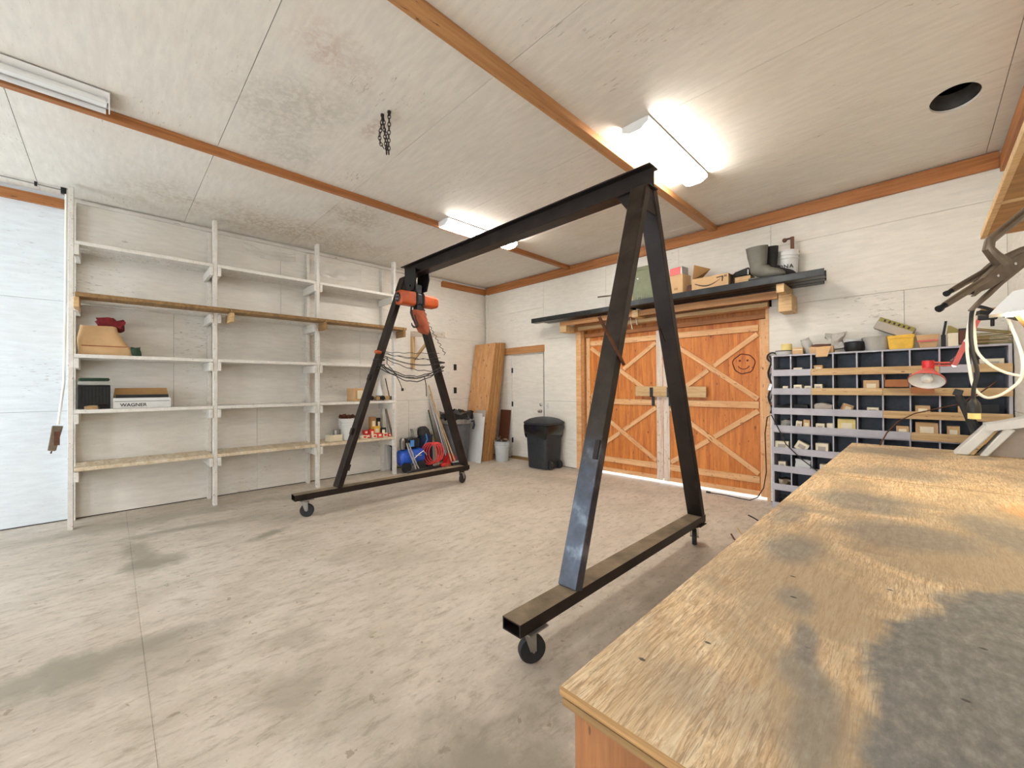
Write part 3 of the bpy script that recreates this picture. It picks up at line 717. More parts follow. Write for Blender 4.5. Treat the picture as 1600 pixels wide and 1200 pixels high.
def rr_loft(b, secs, cx, cz, ax=1):
    rings = []
    for y, hw, hh, r in secs: rings.append([b.bm.verts.new((cx+p[0], y, cz+p[1])) for p in rrect(hw, hh, r)])
    for A, Q in zip(rings, rings[1:]):
        for k in range(len(A)): b.bm.faces.new((A[k], A[(k+1) % len(A)], Q[(k+1) % len(A)], Q[k]))
    b.bm.faces.new(rings[0][::-1]); b.bm.faces.new(rings[-1]); return b
obj('motor_housing', rr_loft(B(), [(2.50, .06, .062, .03), (2.515, .082, .085, .035), (2.70, .082, .085, .03), (2.715, .07, .075, .03)], mcx, mcz), 'orange_paint', h)
obj('gear_housing', rr_loft(B(), [(2.825, .07, .07, .03), (2.835, .08, .08, .035), (3.01, .075, .076, .04), (3.05, .06, .062, .04), (3.06, .04, .045, .03)], mcx, mcz-.005), 'orange_paint', h)
ec = obj('end_cover', B().lathe([(.058, 2.500), (.060, 2.494), (.050, 2.488)], (mcx, 0, mcz), 24, axis=1), 'black_metal', h)
eb = B()
for q in range(4): eb.lathe([(.012, 2.488), (.012, 2.484)], (mcx+.028*math.cos(q*PI/2+.6), 0, mcz+.028*math.sin(q*PI/2+.6)), 10, axis=1)
obj('vent', eb, 'grey_metal', ec)
mb = rr_loft(B(), [(2.712, .078, .080, .02), (2.73, .086, .088, .02), (2.745, .07, .07, .02), (2.80, .07, .07, .02), (2.81, .086, .088, .02), (2.828, .078, .080, .02)], mcx, mcz)
mb.box(mcx-.03, mcx+.03, 2.74, 2.80, mcz+.07, mcz+.12).box(mcx-.04, mcx+.05, 2.735, 2.81, mcz-.15, mcz-.07)
obj('hoist_body', mb, 'black_metal', h)
# cloth chain bag
cb = B(); rings = []
secs = [(2.40, 2.77, .055, .085), (2.36, 2.775, .062, .10), (2.29, 2.80, .065, .105), (2.20, 2.835, .065, .095), (2.13, 2.865, .055, .075), (2.105, 2.875, .03, .045)]
for z, y, rx, ry in secs: rings.append([cb.bm.verts.new((-4.49+rx*math.cos(2*PI*k/20), y+ry*math.sin(2*PI*k/20), z)) for k in range(20)])
for A, Q in zip(rings, rings[1:]):
    for k in range(20): cb.bm.faces.new((A[k], A[(k+1) % 20], Q[(k+1) % 20], Q[k]))
cb.bm.faces.new(rings[-1]); cb.crumple(.012, 14)
obj('chain_bag', cb, 'orange_cloth', h)
obj('bag_strap', B().tube([(-4.49, 2.68, 2.44), (-4.49, 2.67, 2.36), (-4.48, 2.695, 2.28), (-4.48, 2.74, 2.22)], .012, 8), 'black_cord', h)
hk = B(); HP = [Vector((-4.45, 2.70, 2.33)), Vector((-4.45, 2.715, 2.27)), Vector((-4.45, 2.735, 2.235)), Vector((-4.45, 2.74, 2.205)), Vector((-4.45, 2.72, 2.18)), Vector((-4.45, 2.69, 2.175)), Vector((-4.45, 2.665, 2.195)), Vector((-4.45, 2.655, 2.225))]
hk.tube(HP, [.008, .010, .012, .013, .014, .013, .010, .005], 10)
obj('lifting_hook', hk, 'black_metal', h)
cp = []
for i in range(40):
    s = i/39; cp.append((-4.46+.01*math.sin(i*1.1), 2.83+.16*s+.26*max(0, s-.3)+.02*math.sin(i*1.9), 2.47-.62*s))
obj('control_cable', B().tube(cp, .0045, 6), 'black_cord', h)

# cables strung in loops between the far legs
cbth = thing('cable_bundle', 'black hoist cables and chain strung between far gantry legs', 'cable', (-4.74, 2.85, 1.4))
def sag(y0, z0, y1, z1, dz, x=-4.735, n=18, wob=0):
    return [(x+.012*math.sin(i*2.3)*wob, y0+(y1-y0)*i/n, z0+(z1-z0)*i/n-dz*math.sin(PI*i/n)+.012*math.sin(i*1.7)*wob) for i in range(n+1)]
k = 0
for y0, z0, y1, z1, dz, r in ((2.40, 1.87, 3.26, 1.90, .01, .004), (2.42, 1.86, 3.28, 1.84, .05, .004), (2.42, 1.84, 3.33, 1.78, -.0, .004),
                              (2.36, 1.72, 3.33, 1.72, .15, .0065), (2.36, 1.70, 3.32, 1.70, .20, .0065), (2.34, 1.66, 3.32, 1.66, .11, .006), (2.40, 1.80, 3.30, 1.66, .07, .005)):
    k += 1
    obj('cable', B().tube(sag(y0, z0, y1, z1, dz, -4.735+.004*k, wob=.6), r, 6), 'black_cord', cbth)
for args in ((2.42, 1.82, 3.27, 1.75, .06), (2.40, 1.70, 3.30, 1.72, .17)):
    b = B(); chain_pts(b, sag(*args, x=-4.72), .022, .003, .008)
    obj('chain', b, 'chain', cbth)['kind'] = 'stuff'
for y in (2.40, 3.31):
    obj('tie_wrap', B().ring((-4.80, y, 1.77), .085, .010, 16, 6, (0, 0, 0), (1, .7, 1)).ring((-4.80, y, 1.70), .085, .008, 16, 6, (.2, 0, 0), (1, .7, 1)), 'black_cord', cbth)
obj('loose_end', B().tube([(-4.72, 2.47, 1.80), (-4.71, 2.46, 1.72), (-4.71, 2.56, 1.62), (-4.71, 2.63, 1.5), (-4.71, 2.67, 1.41)], .005, 6).obox((-4.71, 2.675, 1.395), .02, .025, .035), 'black_cord', cbth)
obj('loose_end', B().tube([(-4.71, 3.00, 1.58), (-4.71, 3.03, 1.45), (-4.71, 3.035, 1.30)], .006, 6), 'black_cord', cbth)
tag(obj('pendant_control', B().tube([(-4.77, 2.33, 1.87), (-4.745, 2.36, 1.865), (-4.74, 2.40, 1.86)], [.020, .024, .018], 10).crumple(.003, 30), 'orange_paint'), 'small orange pendant grip tied to left leg of far gantry frame', 'control')
# ================================================================== WALL SHELVING
s = thing('shelving_unit', 'long white painted timber shelving of three bays along left wall', 'shelving', (-6.3, 1.5, 0))
PY = [-.287, .910, 2.110, 3.312]; XF = -6.06
for y in PY:
    obj('post', B().box(XF-.085, XF, y-.020, y+.020, 0, 3.485), 'white_board', s, bevel=.003)
    obj('post', B().box(XL, XL+.085, y-.020, y+.020, 0, 3.44), 'white_board', s, bevel=.003)
rows = [2.945, 2.37, 1.785, 1.212, .622]
for ri, z in enumerate(rows):
    for bi in range(3):
        y0, y1 = PY[bi]+.022, PY[bi+1]-.022
        n = 4 if ri < 2 else 3
        x = XL+.01; wdt = (XF+.005-x)/n
        for k in range(n):
            j = random.uniform(-.004, .004)
            thk = .038 if (k == n-1 or ri > 1) else .020
            obj('shelf_board', B().box(x+k*wdt+.004, x+(k+1)*wdt-(.004 if k == n-1 else (.024 if ri < 2 else .012)), y0, y1, z-thk+j*(k < n-1), z+j*(k < n-1)), 'cream_board' if ri == 4 else 'white_board', s, bevel=.003)
    for i, y in enumerate(PY):
        for sd in (-1, 1):
            if (i == 0 and sd < 0) or (i == 3 and sd > 0): continue
            yc = y+sd*.040
            obj('cleat', B().box(XL+.01, XF+.012, yc-.018, yc+.018, z-.145, z-.042), 'white_board', s, bevel=.003)
# brown planks laid over the second shelf, jutting out past the posts on old brackets
for y0, y1 in ((-.25, 1.02), (1.025, 2.12), (2.125, 3.40)):
    obj('plank', B().box(XF+.004, -5.84, y0, y1, 2.345, 2.385), 'oldplank', s, bevel=.003)
    obj('plank', B().box(XL+.30, XF+.000, max(y0, -.24), y1, 2.375, 2.395), 'white_board', s)
for y, L in ((-.24, -5.86), (1.05, -5.86), (2.13, -5.84), (3.36, -5.84)):
    obj('bracket', B().box(XF-.10, L, y-.02, y+.02, 2.235, 2.343), 'pine' if y < 2 else 'oldplank', s, bevel=.003)

# things stored on the shelves
t = thing('paper_sack', 'rumpled brown paper sack folded over, left end of third shelf', 'sack', (-6.28, -.03, 1.785))
b = B(); rings = []
for z, x0, x1, y0, y1 in ((1.787, -6.46, -6.13, -.235, .19), (1.84, -6.47, -6.12, -.24, .185), (1.95, -6.45, -6.14, -.245, .10), (2.06, -6.42, -6.17, -.235, .055), (2.10, -6.41, -6.18, -.225, .05)):
    cx, cy, hw, hh = (x0+x1)/2, (y0+y1)/2, (x1-x0)/2, (y1-y0)/2
    rings.append([b.bm.verts.new((cx+p[0], cy+p[1], z)) for p in rrect(hw, hh, .04, 3)])
for A, Q in zip(rings, rings[1:]):
    for k in range(len(A)): b.bm.faces.new((A[k], A[(k+1) % len(A)], Q[(k+1) % len(A)], Q[k]))
b.bm.faces.new(rings[0][::-1]); b.bm.faces.new(rings[-1])
for v in b.bm.verts:
    if v.co.z > 1.8: v.co += Vector(noise.noise_vector(v.co*11))*.010
obj('sack', b, 'cardboard', t)
obj('fold', B().box(-6.13, -6.118, -.215, .13, 1.875, 1.885).crumple(.004, 20), 'cardboard_dark', t)
b = B(); b.obox((-6.30, .0, 2.13), .20, .21, .10).sub(4).crumple(.045, 13, 3)
tag(obj('red_cloth', b, 'dark_red'), 'crumpled dark red cloth stuffed in mouth of brown paper sack', 'cloth')
tag(obj('work_glove', B().obox((-6.16, .20, 1.835), .10, .07, .085).sub(3).crumple(.02, 16, 1), 'green_dark'), 'dark glove lying against right side of brown paper sack', 'glove')
t = thing('black_case', 'black slatted plastic organiser case standing at left of fourth shelf', 'case', (-6.30, -.12, 1.212))
obj('case_body', B().box(-6.34, -6.22, -.245, .0, 1.214, 1.46).box(-6.34, -6.22, -.245, .0, 1.46, 1.468), 'black_metal', t, bevel=.006)
for i in range(9): obj('rib', B().box(-6.222, -6.212, -.235+i*.026, -.222+i*.026, 1.25, 1.45), 'rubber', t)
obj('handle_strip', B().box(-6.33, -6.23, -.245, .0, 1.475, 1.505), 'clear_plastic', t, bevel=.004)
obj('lid', B().box(-6.335, -6.225, -.24, -.005, 1.51, 1.545), 'green_dark', t, bevel=.012)
t = thing('carton', 'long open white carton with black lettering on fourth shelf', 'box', (-6.25, .25, 1.212))
obj('tray', B().box(-6.36, -6.16, .02, .50, 1.214, 1.22).box(-6.166, -6.16, .02, .50, 1.22, 1.325).box(-6.36, -6.354, .02, .50, 1.22, 1.325).box(-6.354, -6.166, .02, .026, 1.22, 1.325).box(-6.354, -6.166, .494, .50, 1.22, 1.325), 'white_plastic', t)
obj('open_lid', B().hexa([(-6.36, .02, 1.32), (-6.36, .50, 1.32), (-6.40, .48, 1.435), (-6.40, .035, 1.435), (-6.354, .02, 1.32), (-6.354, .50, 1.32), (-6.394, .48, 1.435), (-6.394, .035, 1.435)]), 'cardboard_in', t)
obj('dark_contents', B().box(-6.34, -6.18, .04, .48, 1.23, 1.36), 'rubber', t)
obj('label_strip', B().box(-6.1595, -6.1585, .03, .49, 1.285, 1.290), 'ink', t)
text('lettering', 'WAGNER', .050, 'ink', (-6.1585, .075, 1.232), (PI/2, 0, PI/2), t, bold=.0008)
for a_, (y, w_, h_) in enumerate(((-.14, .10, .03), (-.06, .07, .04))):
    tag(obj(('paint_scraper', 'pliers')[a_], B().obox((-6.17, y, 1.214+h_/2+.003), .05, w_, h_, (.1, .1, .4)).sub(2).crumple(.006, 30), ('pine', 'black_metal')[a_]), ('pale wooden scraper lying in front of black organiser case', 'dark pliers lying between black case and long white carton')[a_], 'tool')
# bay three, fourth shelf
t = thing('carton', 'small tan carton with white label on fourth shelf of right bay', 'box', (-6.25, 2.74, 1.212))
obj('box', B().obox((-6.26, 2.73, 1.315), .16, .19, .20, (0, 0, .35)), 'cardboard', t, bevel=.002)
obj('paper_label', B().obox((-6.176, 2.775, 1.315), .002, .12, .13, (0, 0, .35)), 'box_white', t)
for i, (y, h_, col) in enumerate(((2.93, .07, 'black_metal'), (3.04, .06, 'brass'), (3.12, .07, 'black_metal'), (3.20, .065, 'brass'), (3.265, .06, 'tool_steel'))):
    tag(obj('pipe_fitting', B().cyl((-6.30, y, 1.222+h_/2), (-6.16, y+.02, 1.222+h_/2), h_/2, seg=12).cyl((-6.15, y+.02, 1.222+h_/2), (-6.16, y+.02, 1.222+h_/2), h_/2+.006, seg=6), col),
        '%s pipe fitting in the row on fourth shelf of right bay' % ('leftmost dark', 'second', 'middle dark', 'fourth', 'rightmost')[i], 'fitting', 'pipe fittings on the fourth shelf')
tag(obj('funnel', B().lathe([(.09, 1.30), (.085, 1.31), (.02, 1.55), (.014, 1.62)], (-6.33, 3.17, -.08+.0), 18), 'white_plastic'), 'white plastic cone standing behind the pipe fittings', 'funnel')
tag(obj('rod', B().cyl((-6.20, 3.21, 1.575), (-6.20, 3.29, 1.22), .008, seg=8), 'black_metal'), 'thin dark rod leaning beside the white cone', 'rod')
# bay three, lowest shelf
t = thing('bucket', 'white bucket with rusty parts on top, lowest shelf of right bay', 'bucket', (-6.28, 2.62, .622))
def bucket(t, x, y, z, r, h_, m, ribs=True):
    obj('body', B().lathe([(r*.82, z), (r*.84, z+.006), (r*.97, z+h_*.72), (r, z+h_), (r*.96, z+h_), (r*.93, z+h_*.72), (r*.80, z+.012), (.001, z+.012)], (x, y, 0), 28), m, t)
    if ribs:
        obj('rim_band', B().lathe([(r*.985, z+h_*.70), (r*1.035, z+h_*.71), (r*1.035, z+h_*.74), (r*.99, z+h_*.75)], (x, y, 0), 28, closed=True)
            .lathe([(r*.99, z+h_*.82), (r*1.045, z+h_*.83), (r*1.045, z+h_*.86), (r*1.0, z+h_*.87)], (x, y, 0), 28, closed=True)
            .lathe([(r*1.0, z+h_*.96), (r*1.055, z+h_*.965), (r*1.055, z+h_), (r*.97, z+h_)], (x, y, 0), 28, closed=True), m, t)
bucket(t, -6.26, 2.62, .624, .138, .33, 'white_plastic')
b = B()
for i in range(14): b.obox((-6.26+random.uniform(-.08, .08), 2.62+random.uniform(-.09, .09), .965+random.uniform(-.01, .03)), .07, .03, .03, (random.random()*3, random.random(), random.random()*3))
tag(obj('rusty_parts', b, 'brown_panel'), 'heap of rusty parts on top of white shelf bucket', 'hardware', kind='stuff')
t = thing('carton', 'small open carton with tin inside left of white shelf bucket', 'box', (-6.25, 2.39, .622))
obj('box', B().box(-6.34, -6.18, 2.30, 2.50, .624, .63).box(-6.186, -6.18, 2.30, 2.50, .63, .72).box(-6.34, -6.334, 2.30, 2.50, .63, .72).box(-6.334, -6.186, 2.30, 2.306, .63, .72).box(-6.334, -6.186, 2.494, 2.50, .63, .72), 'box_white', t)
tag(obj('tin_can', B().lathe([(.045, .632), (.045, .78), (.048, .782), (.048, .79), (.03, .79)], (-6.26, 2.44, 0), 18), 'grey_metal'), 'grey tin can standing in small carton left of white bucket', 'can')
HB = ('leftmost white', 'leftmost low red', 'front middle white', 'front middle red', 'right hand white', 'upper left red', 'tall red', 'bright yellow', 'short black', 'tall tan back', 'tall black back', 'rightmost red')
k = 0
for (y, x, z, wy, h_, m) in ((2.83, -6.18, .624, .08, .05, 'box_white'), (2.90, -6.22, .624, .09, .06, 'red_paint'), (2.99, -6.17, .624, .08, .05, 'box_white'), (3.07, -6.16, .624, .09, .07, 'red_paint'),
                           (3.17, -6.17, .624, .08, .06, 'box_white'), (2.88, -6.24, .684, .07, .06, 'red_paint'), (2.98, -6.24, .624, .08, .13, 'red_paint'), (3.07, -6.26, .624, .12, .17, 'yellow_bin'), (3.18, -6.26, .624, .10, .14, 'black_metal'),
                           (3.05, -6.34, .624, .10, .32, 'cardboard_in'), (3.14, -6.34, .624, .07, .30, 'black_metal'), (3.24, -6.16, .624, .05, .05, 'red_paint')):
    k += 1
    nm = {'box_white': 'white', 'red_paint': 'red', 'yellow_bin': 'yellow', 'black_metal': 'black', 'cardboard_in': 'tan'}[m]
    t = thing('hardware_box', '%s box of the small boxes on lowest shelf of right bay' % HB[k-1], 'box', (x, y, z), 'boxes piled on the lowest shelf')
    obj('box', B().obox((x, y, z+h_/2+.001), .09, wy*.92, h_, (0, 0, random.uniform(-.15, .15))), m, t, bevel=.002)
    obj('paper_label', B().obox((x+.048, y, z+h_*.55), .002, wy*.5, h_*.5), 'red_paint' if m == 'box_white' else 'box_white', t)
# white and dark sheets leaning on the wall behind the shelf end
tag(obj('white_offcut', B().box(-6.53, -6.50, 3.345, 3.455, 0, 1.05), 'white_plastic'), 'narrow white sheet standing behind right end of shelving', 'sheet')
# crumpled film on the wall above the top shelf
def film(name, y0, y1, z0, z1, lab, sd):
    b = B(); n = 16
    V = [[b.bm.verts.new((-6.525+.02*noise.noise(Vector((i*.5, j*.5, sd))), y0+(y1-y0)*i/n, z0+(z1-z0)*j/8+.008*math.sin(i*.7+sd)-.04*math.sin(PI*i/n))) for j in range(9)] for i in range(n+1)]
    for i in range(n):
        for j in range(8): b.bm.faces.new((V[i][j], V[i+1][j], V[i+1][j+1], V[i][j+1]))
    o = obj(name, b, 'film'); tag(o, lab, 'film')
film('plastic_film', 1.30, 1.95, 3.30, 3.42, 'crumpled clear plastic film above top shelf of middle bay', 1)
film('plastic_film', 2.16, 2.95, 3.18, 3.38, 'crumpled clear plastic film above top shelf of right bay', 5)

# pipe with a steel clamp hanging by the shelving's near post
t = thing('pull_cord', 'white cord hanging left of shelving with rusty weight at bottom', 'cord', (-6.32, -.36, 0.8))
obj('cord', B().tube([(-6.30, -.332, 3.50), (-6.30, -.335, 2.4), (-6.30, -.345, 1.5), (-6.30, -.385, 1.06)], .011, 8), 'white_cord', t)
obj('weight', B().hexa([(-6.34, -.455, .80), (-6.26, -.455, .80), (-6.26, -.40, .79), (-6.34, -.40, .79), (-6.34, -.425, 1.05), (-6.26, -.425, 1.05), (-6.26, -.35, 1.04), (-6.34, -.35, 1.04)]), 'tool_steel', t, bevel=.004)
obj('spring_catch', B().box(-6.262, -6.245, -.41, -.37, .85, .99).cyl((-6.30, -.43, .79), (-6.30, -.435, .765), .006, seg=8), 'rust', t)
t = thing('overhead_cable', 'thin dark cable running along ceiling to top of shelving', 'cable', (-6.3, -.8, 3.5))
obj('cable', B().tube([(-6.3, -3.1, 3.515), (-6.3, -.80, 3.512), (-6.3, -.34, 3.505)], .006, 6), 'grey_metal', t)
obj('clip', B().box(-6.31, -6.29, -.55, -.53, 3.488, 3.53).box(-6.32, -6.28, -.37, -.33, 3.47, 3.53), 'black_metal', t)

# bracket on the left wall beyond the shelving
t = thing('wall_bracket', 'triangular pine bracket on left wall right of shelving', 'bracket', (-6.3, 3.9, 1.8))
board('upright', (XL+.045, 3.905, 1.77), (XL+.045, 3.905, 2.36), .09, .04, 'pine', t, (1, 0, 0))
board('arm', (XL+.0, 3.905, 2.40), (-5.47, 3.905, 2.285), .10, .04, 'brace_white', t)
board('strut', (XL+.09, 3.905, 1.93), (-5.93, 3.905, 2.27), .05, .036, 'pine', t)
for z, lb in ((1.82, 'upper small black outlet box on left wall near corner'), (1.36, 'lower small black outlet box on left wall near corner')):
    t = thing('outlet', lb, 'outlet', (XL, 4.885, z))
    obj('plate', B().box(XL, XL+.008, 4.85, 4.92, z-.06, z+.06), 'black_metal', t, bevel=.002)
    for dz in (-.025, .025): obj('socket', B().lathe([(.016, XL+.008), (.016, XL+.013)], (0, 4.885, z+dz), 12, axis=0), 'rubber', t)

# ================================================================== CORNER: SHEETS, BINS
t = thing('sheathing_stack', 'tall stack of plywood sheets leaning in back left corner', 'lumber', (-6.2, 5.3, 0))
for i in range(8):
    yb = 5.02+i*.035; yt = 5.385+i*.035; x0, x1 = -6.51+random.uniform(-.01, .01), -5.89+random.uniform(-.012, .012); th = .030; zt = 2.30+random.uniform(-.012, .012)
    o = obj('sheet', B().hexa([(x0, yb, 0), (x1, yb, 0), (x1, yb+th, 0), (x0, yb+th, 0), (x0, yt, zt), (x1, yt, zt), (x1, yt+th, zt), (x0, yt+th, zt)]), ['sheet_face', 'sheet_edge'], t)
    for f in o.data.polygons:
        if abs(f.normal.x) > .7: f.material_index = 1
def lean(name, lab, cat, x0, x1, yb, yt, zt, th, m, grp=None, z0=0):
    o = obj(name, B().hexa([(x0, yb, z0), (x1, yb, z0), (x1, yb+th, z0), (x0, yb+th, z0), (x0, yt, zt), (x1, yt, zt), (x1, yt+th, zt), (x0, yt+th, zt)]), m, bevel=.001)
    return tag(o, lab, cat, grp)
lean('white_board_sheet', 'white board leaning on front of plywood stack', 'board', -6.22, -5.80, 4.90, 5.00, .86, .015, 'white_plastic')
lean('white_board_sheet', 'slightly taller white board behind the front white board', 'board', -6.22, -5.90, 4.93, 5.035, .92, .010, 'white_plastic')
lean('grey_board_sheet', 'small grey board behind white boards at foot of plywood stack', 'board', -6.14, -5.86, 4.965, 5.085, .98, .010, 'grey_card')
lean('dark_board', 'dark brown board leaning on back wall behind small pail', 'board', -6.09, -5.80, 5.58, 5.70, .96, .012, 'brown_panel')
t = thing('bucket', 'pale grey pail with tools in it beside plywood stack', 'bucket', (-5.70, 5.36, 0))
bucket(t, -5.70, 5.36, .002, .145, .38, 'grey_bucket')
tag(obj('hand_tools', B().cyl((-5.72, 5.36, .1), (-5.78, 5.38, .47), .012, seg=8).cyl((-5.68, 5.33, .1), (-5.62, 5.30, .43), .015, seg=8).obox((-5.76, 5.30, .42), .09, .05, .05, (.3, .4, .2)).obox((-5.63, 5.38, .40), .07, .06, .05, (.6, .1, 1)), 'tool_steel'), 'worn tools sticking out of pale grey pail', 'tools', kind='stuff')

def rect_bin(t, x, y, w2, d2, h_, m, ang=0, lid=True):
    b = B(); rings = []
    for z, k in ((.01, .84), (.03, .86), (h_*.86, .98), (h_*.88, 1.05), (h_*.90, 1.05)): rings.append([b.bm.verts.new((x+p[0], y+p[1], z)) for p in rrect(w2*k, d2*k, .07)])
    for A, Q in zip(rings, rings[1:]):
        for k in range(len(A)): b.bm.faces.new((A[k], A[(k+1) % len(A)], Q[(k+1) % len(A)], Q[k]))
    b.bm.faces.new(rings[0][::-1]); b.bm.faces.new(rings[-1]); obj('body', b, m, t)
t = thing('wheeled_bin', 'black lidded wheelie bin standing in front of white door', 'bin', (-4.72, 5.42, 0))
bx, by = -4.70, 5.44
rect_bin(t, bx, by, .26, .24, .86, 'bin_black')
b = B(); rings = []
for z, k in ((.765, 1.09), (.80, 1.12), (.815, 1.06), (.86, .80), (.885, .45), (.895, .15)): rings.append([b.bm.verts.new((bx+p[0], by+p[1], z)) for p in rrect(.26*k, .24*k, .07*k)])
for A, Q in zip(rings, rings[1:]):
    for k in range(len(A)): b.bm.faces.new((A[k], A[(k+1) % len(A)], Q[(k+1) % len(A)], Q[k]))
b.bm.faces.new(rings[-1]); obj('lid', b, 'bin_black', t)
b = B(); rings = []
for z, k in ((.56, 1.0), (.60, 1.05), (.70, 1.09), (.755, 1.10), (.762, 1.06)): rings.append([b.bm.verts.new((bx+p[0], by+p[1], z+.045*math.sin(q*.9)*(z < .65))) for q, p in enumerate(rrect(.26*k, .24*k, .07))])
for A, Q in zip(rings, rings[1:]):
    for k in range(len(A)): b.bm.faces.new((A[k], A[(k+1) % len(A)], Q[(k+1) % len(A)], Q[k]))
b.crumple(.012, 16); obj('bin_bag', b, 'bag', t)
for s_ in (-1, 1): obj('wheel', B().cyl((bx+.235, by+s_*.12-.02, .075), (bx+.235, by+s_*.12+.02, .075), .072, seg=20), 'rubber', t)
obj('lift_handle', B().tube([(bx-.10, by-.27, .79), (bx-.08, by-.30, .80), (bx+.08, by-.30, .80), (bx+.10, by-.27, .79)], .010, 8), 'bin_black', t)

t = thing('round_bin', 'round dark grey rubbish bin near left wall, black bag over rim', 'bin', (-6.18, 4.64, 0))
bx, by = -6.18, 4.64
obj('body', B().lathe([(.20, .005), (.205, .02), (.262, .72), (.28, .74), (.282, .80), (.27, .80), (.255, .74), (.19, .03), (.001, .03)], (bx, by, 0), 36), 'bin_grey', t)
obj('rim_band', B().lathe([(.265, .745), (.292, .75), (.292, .83), (.27, .835)], (bx, by, 0), 36, closed=True), 'grey_metal', t)
for s_ in (-1, 1):
    obj('handle', B().tube([(bx+s_*.22, by+.15*s_, .78), (bx+s_*.29, by+.18*s_, .79), (bx+s_*.30, by+.18*s_, .72), (bx+s_*.27, by+.18*s_, .64)], .020, 8), 'bin_black', t)
b = B(); rings = []
for i, (r, z) in enumerate(((.265, .80), (.295, .84), (.30, .90), (.31, .95), (.24, .93), (.13, .97), (.04, .99))): rings.append([b.bm.verts.new((bx+r*(1+.08*math.sin(k*1.7+i))*math.cos(2*PI*k/30), by+r*(1+.08*math.sin(k*1.7+i))*math.sin(2*PI*k/30), z+.03*math.sin(k*1.1+i*2))) for k in range(30)])
for A, Q in zip(rings, rings[1:]):
    for k in range(30): b.bm.faces.new((A[k], A[(k+1) % 30], Q[(k+1) % 30], Q[k]))
b.bm.faces.new(rings[-1]); b.crumple(.025, 9); obj('bin_bag', b, 'bag', t)

# ------------------------------------------------------------------ compressor, hose, brooms by the left wall
t = thing('air_compressor', 'blue horizontal tank air compressor behind foot of far gantry frame', 'compressor', (-6.2, 3.6, 0))
obj('tank', B().lathe([(.02, 3.40), (.09, 3.405), (.13, 3.44), (.138, 3.48), (.138, 3.80), (.125, 3.85), (.06, 3.88), (.02, 3.885)], (-6.16, 0, .24), 28, axis=1), 'blue_paint', t)
obj('tank_band', B().lathe([(.141, 3.60), (.143, 3.60), (.143, 3.63), (.141, 3.63)], (-6.16, 0, .24), 28, axis=1, closed=True), 'silver', t)
obj('motor_cover', B().obox((-6.19, 3.66, .47), .20, .26, .17).sub(2).crumple(.010, 9), 'black_metal', t, bevel=.02)
obj('motor_badge', B().box(-6.085, -6.078, 3.60, 3.67, .42, .53), 'blue_light', t)
obj('pump', B().lathe([(.04, .385), (.05, .44), (.045, .46), (.05, .48), (.045, .50), (.05, .52), (.04, .56), (.02, .58)], (-6.13, 3.475, 0), 18), 'grey_metal', t)
obj('label_strip', B().box(-6.028, -6.022, 3.66, 3.78, .26, .28), 'silver', t)
for y in (3.50, 3.78): obj('wheel', B().cyl((-6.06, y, .085), (-6.02, y, .085), .085, seg=22), 'rubber', t)
obj('frame_handle', B().tube([(-6.02, 3.60, .20), (-6.0, 3.72, .30), (-6.0, 3.80, .34), (-6.02, 3.88, .26)], .010, 8), 'silver', t)
for y, l_ in ((3.50, 0), (3.54, 1)):
    tag(obj('silver_strut', B().tube([(-6.0, y-.02+.0, .50), (-5.99, y+.02, .36), (-5.96, y+.10, .14), (-5.95, y+.13+.03*l_, .02)], .012, 8), 'silver'), ('left', 'right')[l_]+' bent silver tube leg leaning on front of blue compressor', 'tube', 'silver tube legs by the compressor')
t = thing('grinder_handle', 'grey handled vacuum hose standing behind shelving end post', 'tool', (-6.33, 3.46, 0))
obj('pole', B().cyl((-6.50, 3.37, 1.08), (-6.40, 3.44, .58), .017, seg=10), 'tool_steel', t)
obj('head', B().obox((-6.39, 3.44, .50), .09, .09, .18, (0, .3, 0)).sub(1).crumple(.01, 12), 'black_metal', t, bevel=.01)
obj('foot', B().cyl((-6.39, 3.44, .42), (-6.39, 3.44, .0), .030, seg=12), 'black_metal', t)
t = thing('hose_coil', 'coiled red air hose hanging beside blue compressor', 'hose', (-6.12, 3.93, 0))
for i in range(4):
    obj('hose_loop', B().ring((-6.08+.026*i, 3.97+.030*i, .26+.008*i), .17-.006*i, .0115, 40, 8, (PI/2+.12, .15, PI/2-.95+.06*i), (.85, 1.15, 1)), 'red_hose', t)
t = thing('equipment_bag', 'dark navy bag with black straps standing behind red hose coil', 'bag', (-6.32, 4.06, 0))
obj('bag_body', B().lathe([(.13, .0), (.14, .02), (.135, .30), (.14, .52), (.15, .56), (.13, .57)], (-6.33, 4.04, 0), 22).crumple(.012, 7), 'navy', t)
obj('hood', B().lathe([(.12, .56), (.13, .62), (.10, .68), (.05, .71), (.01, .72)], (-6.33, 4.00, 0), 18).crumple(.03, 9), 'rubber', t)
obj('strap', B().tube([(-6.20, 3.98, .60), (-6.19, 4.0, .50), (-6.2, 3.93, .36), (-6.21, 3.90, .22)], .012, 8), 'blue_light', t)
b = B().obox((-6.38, 3.88, .62), .12, .13, .12).sub(3).crumple(.03, 12, 4)
tag(obj('rag', b, 'grey_film'), 'grey rag lying against the navy bag top', 'cloth')
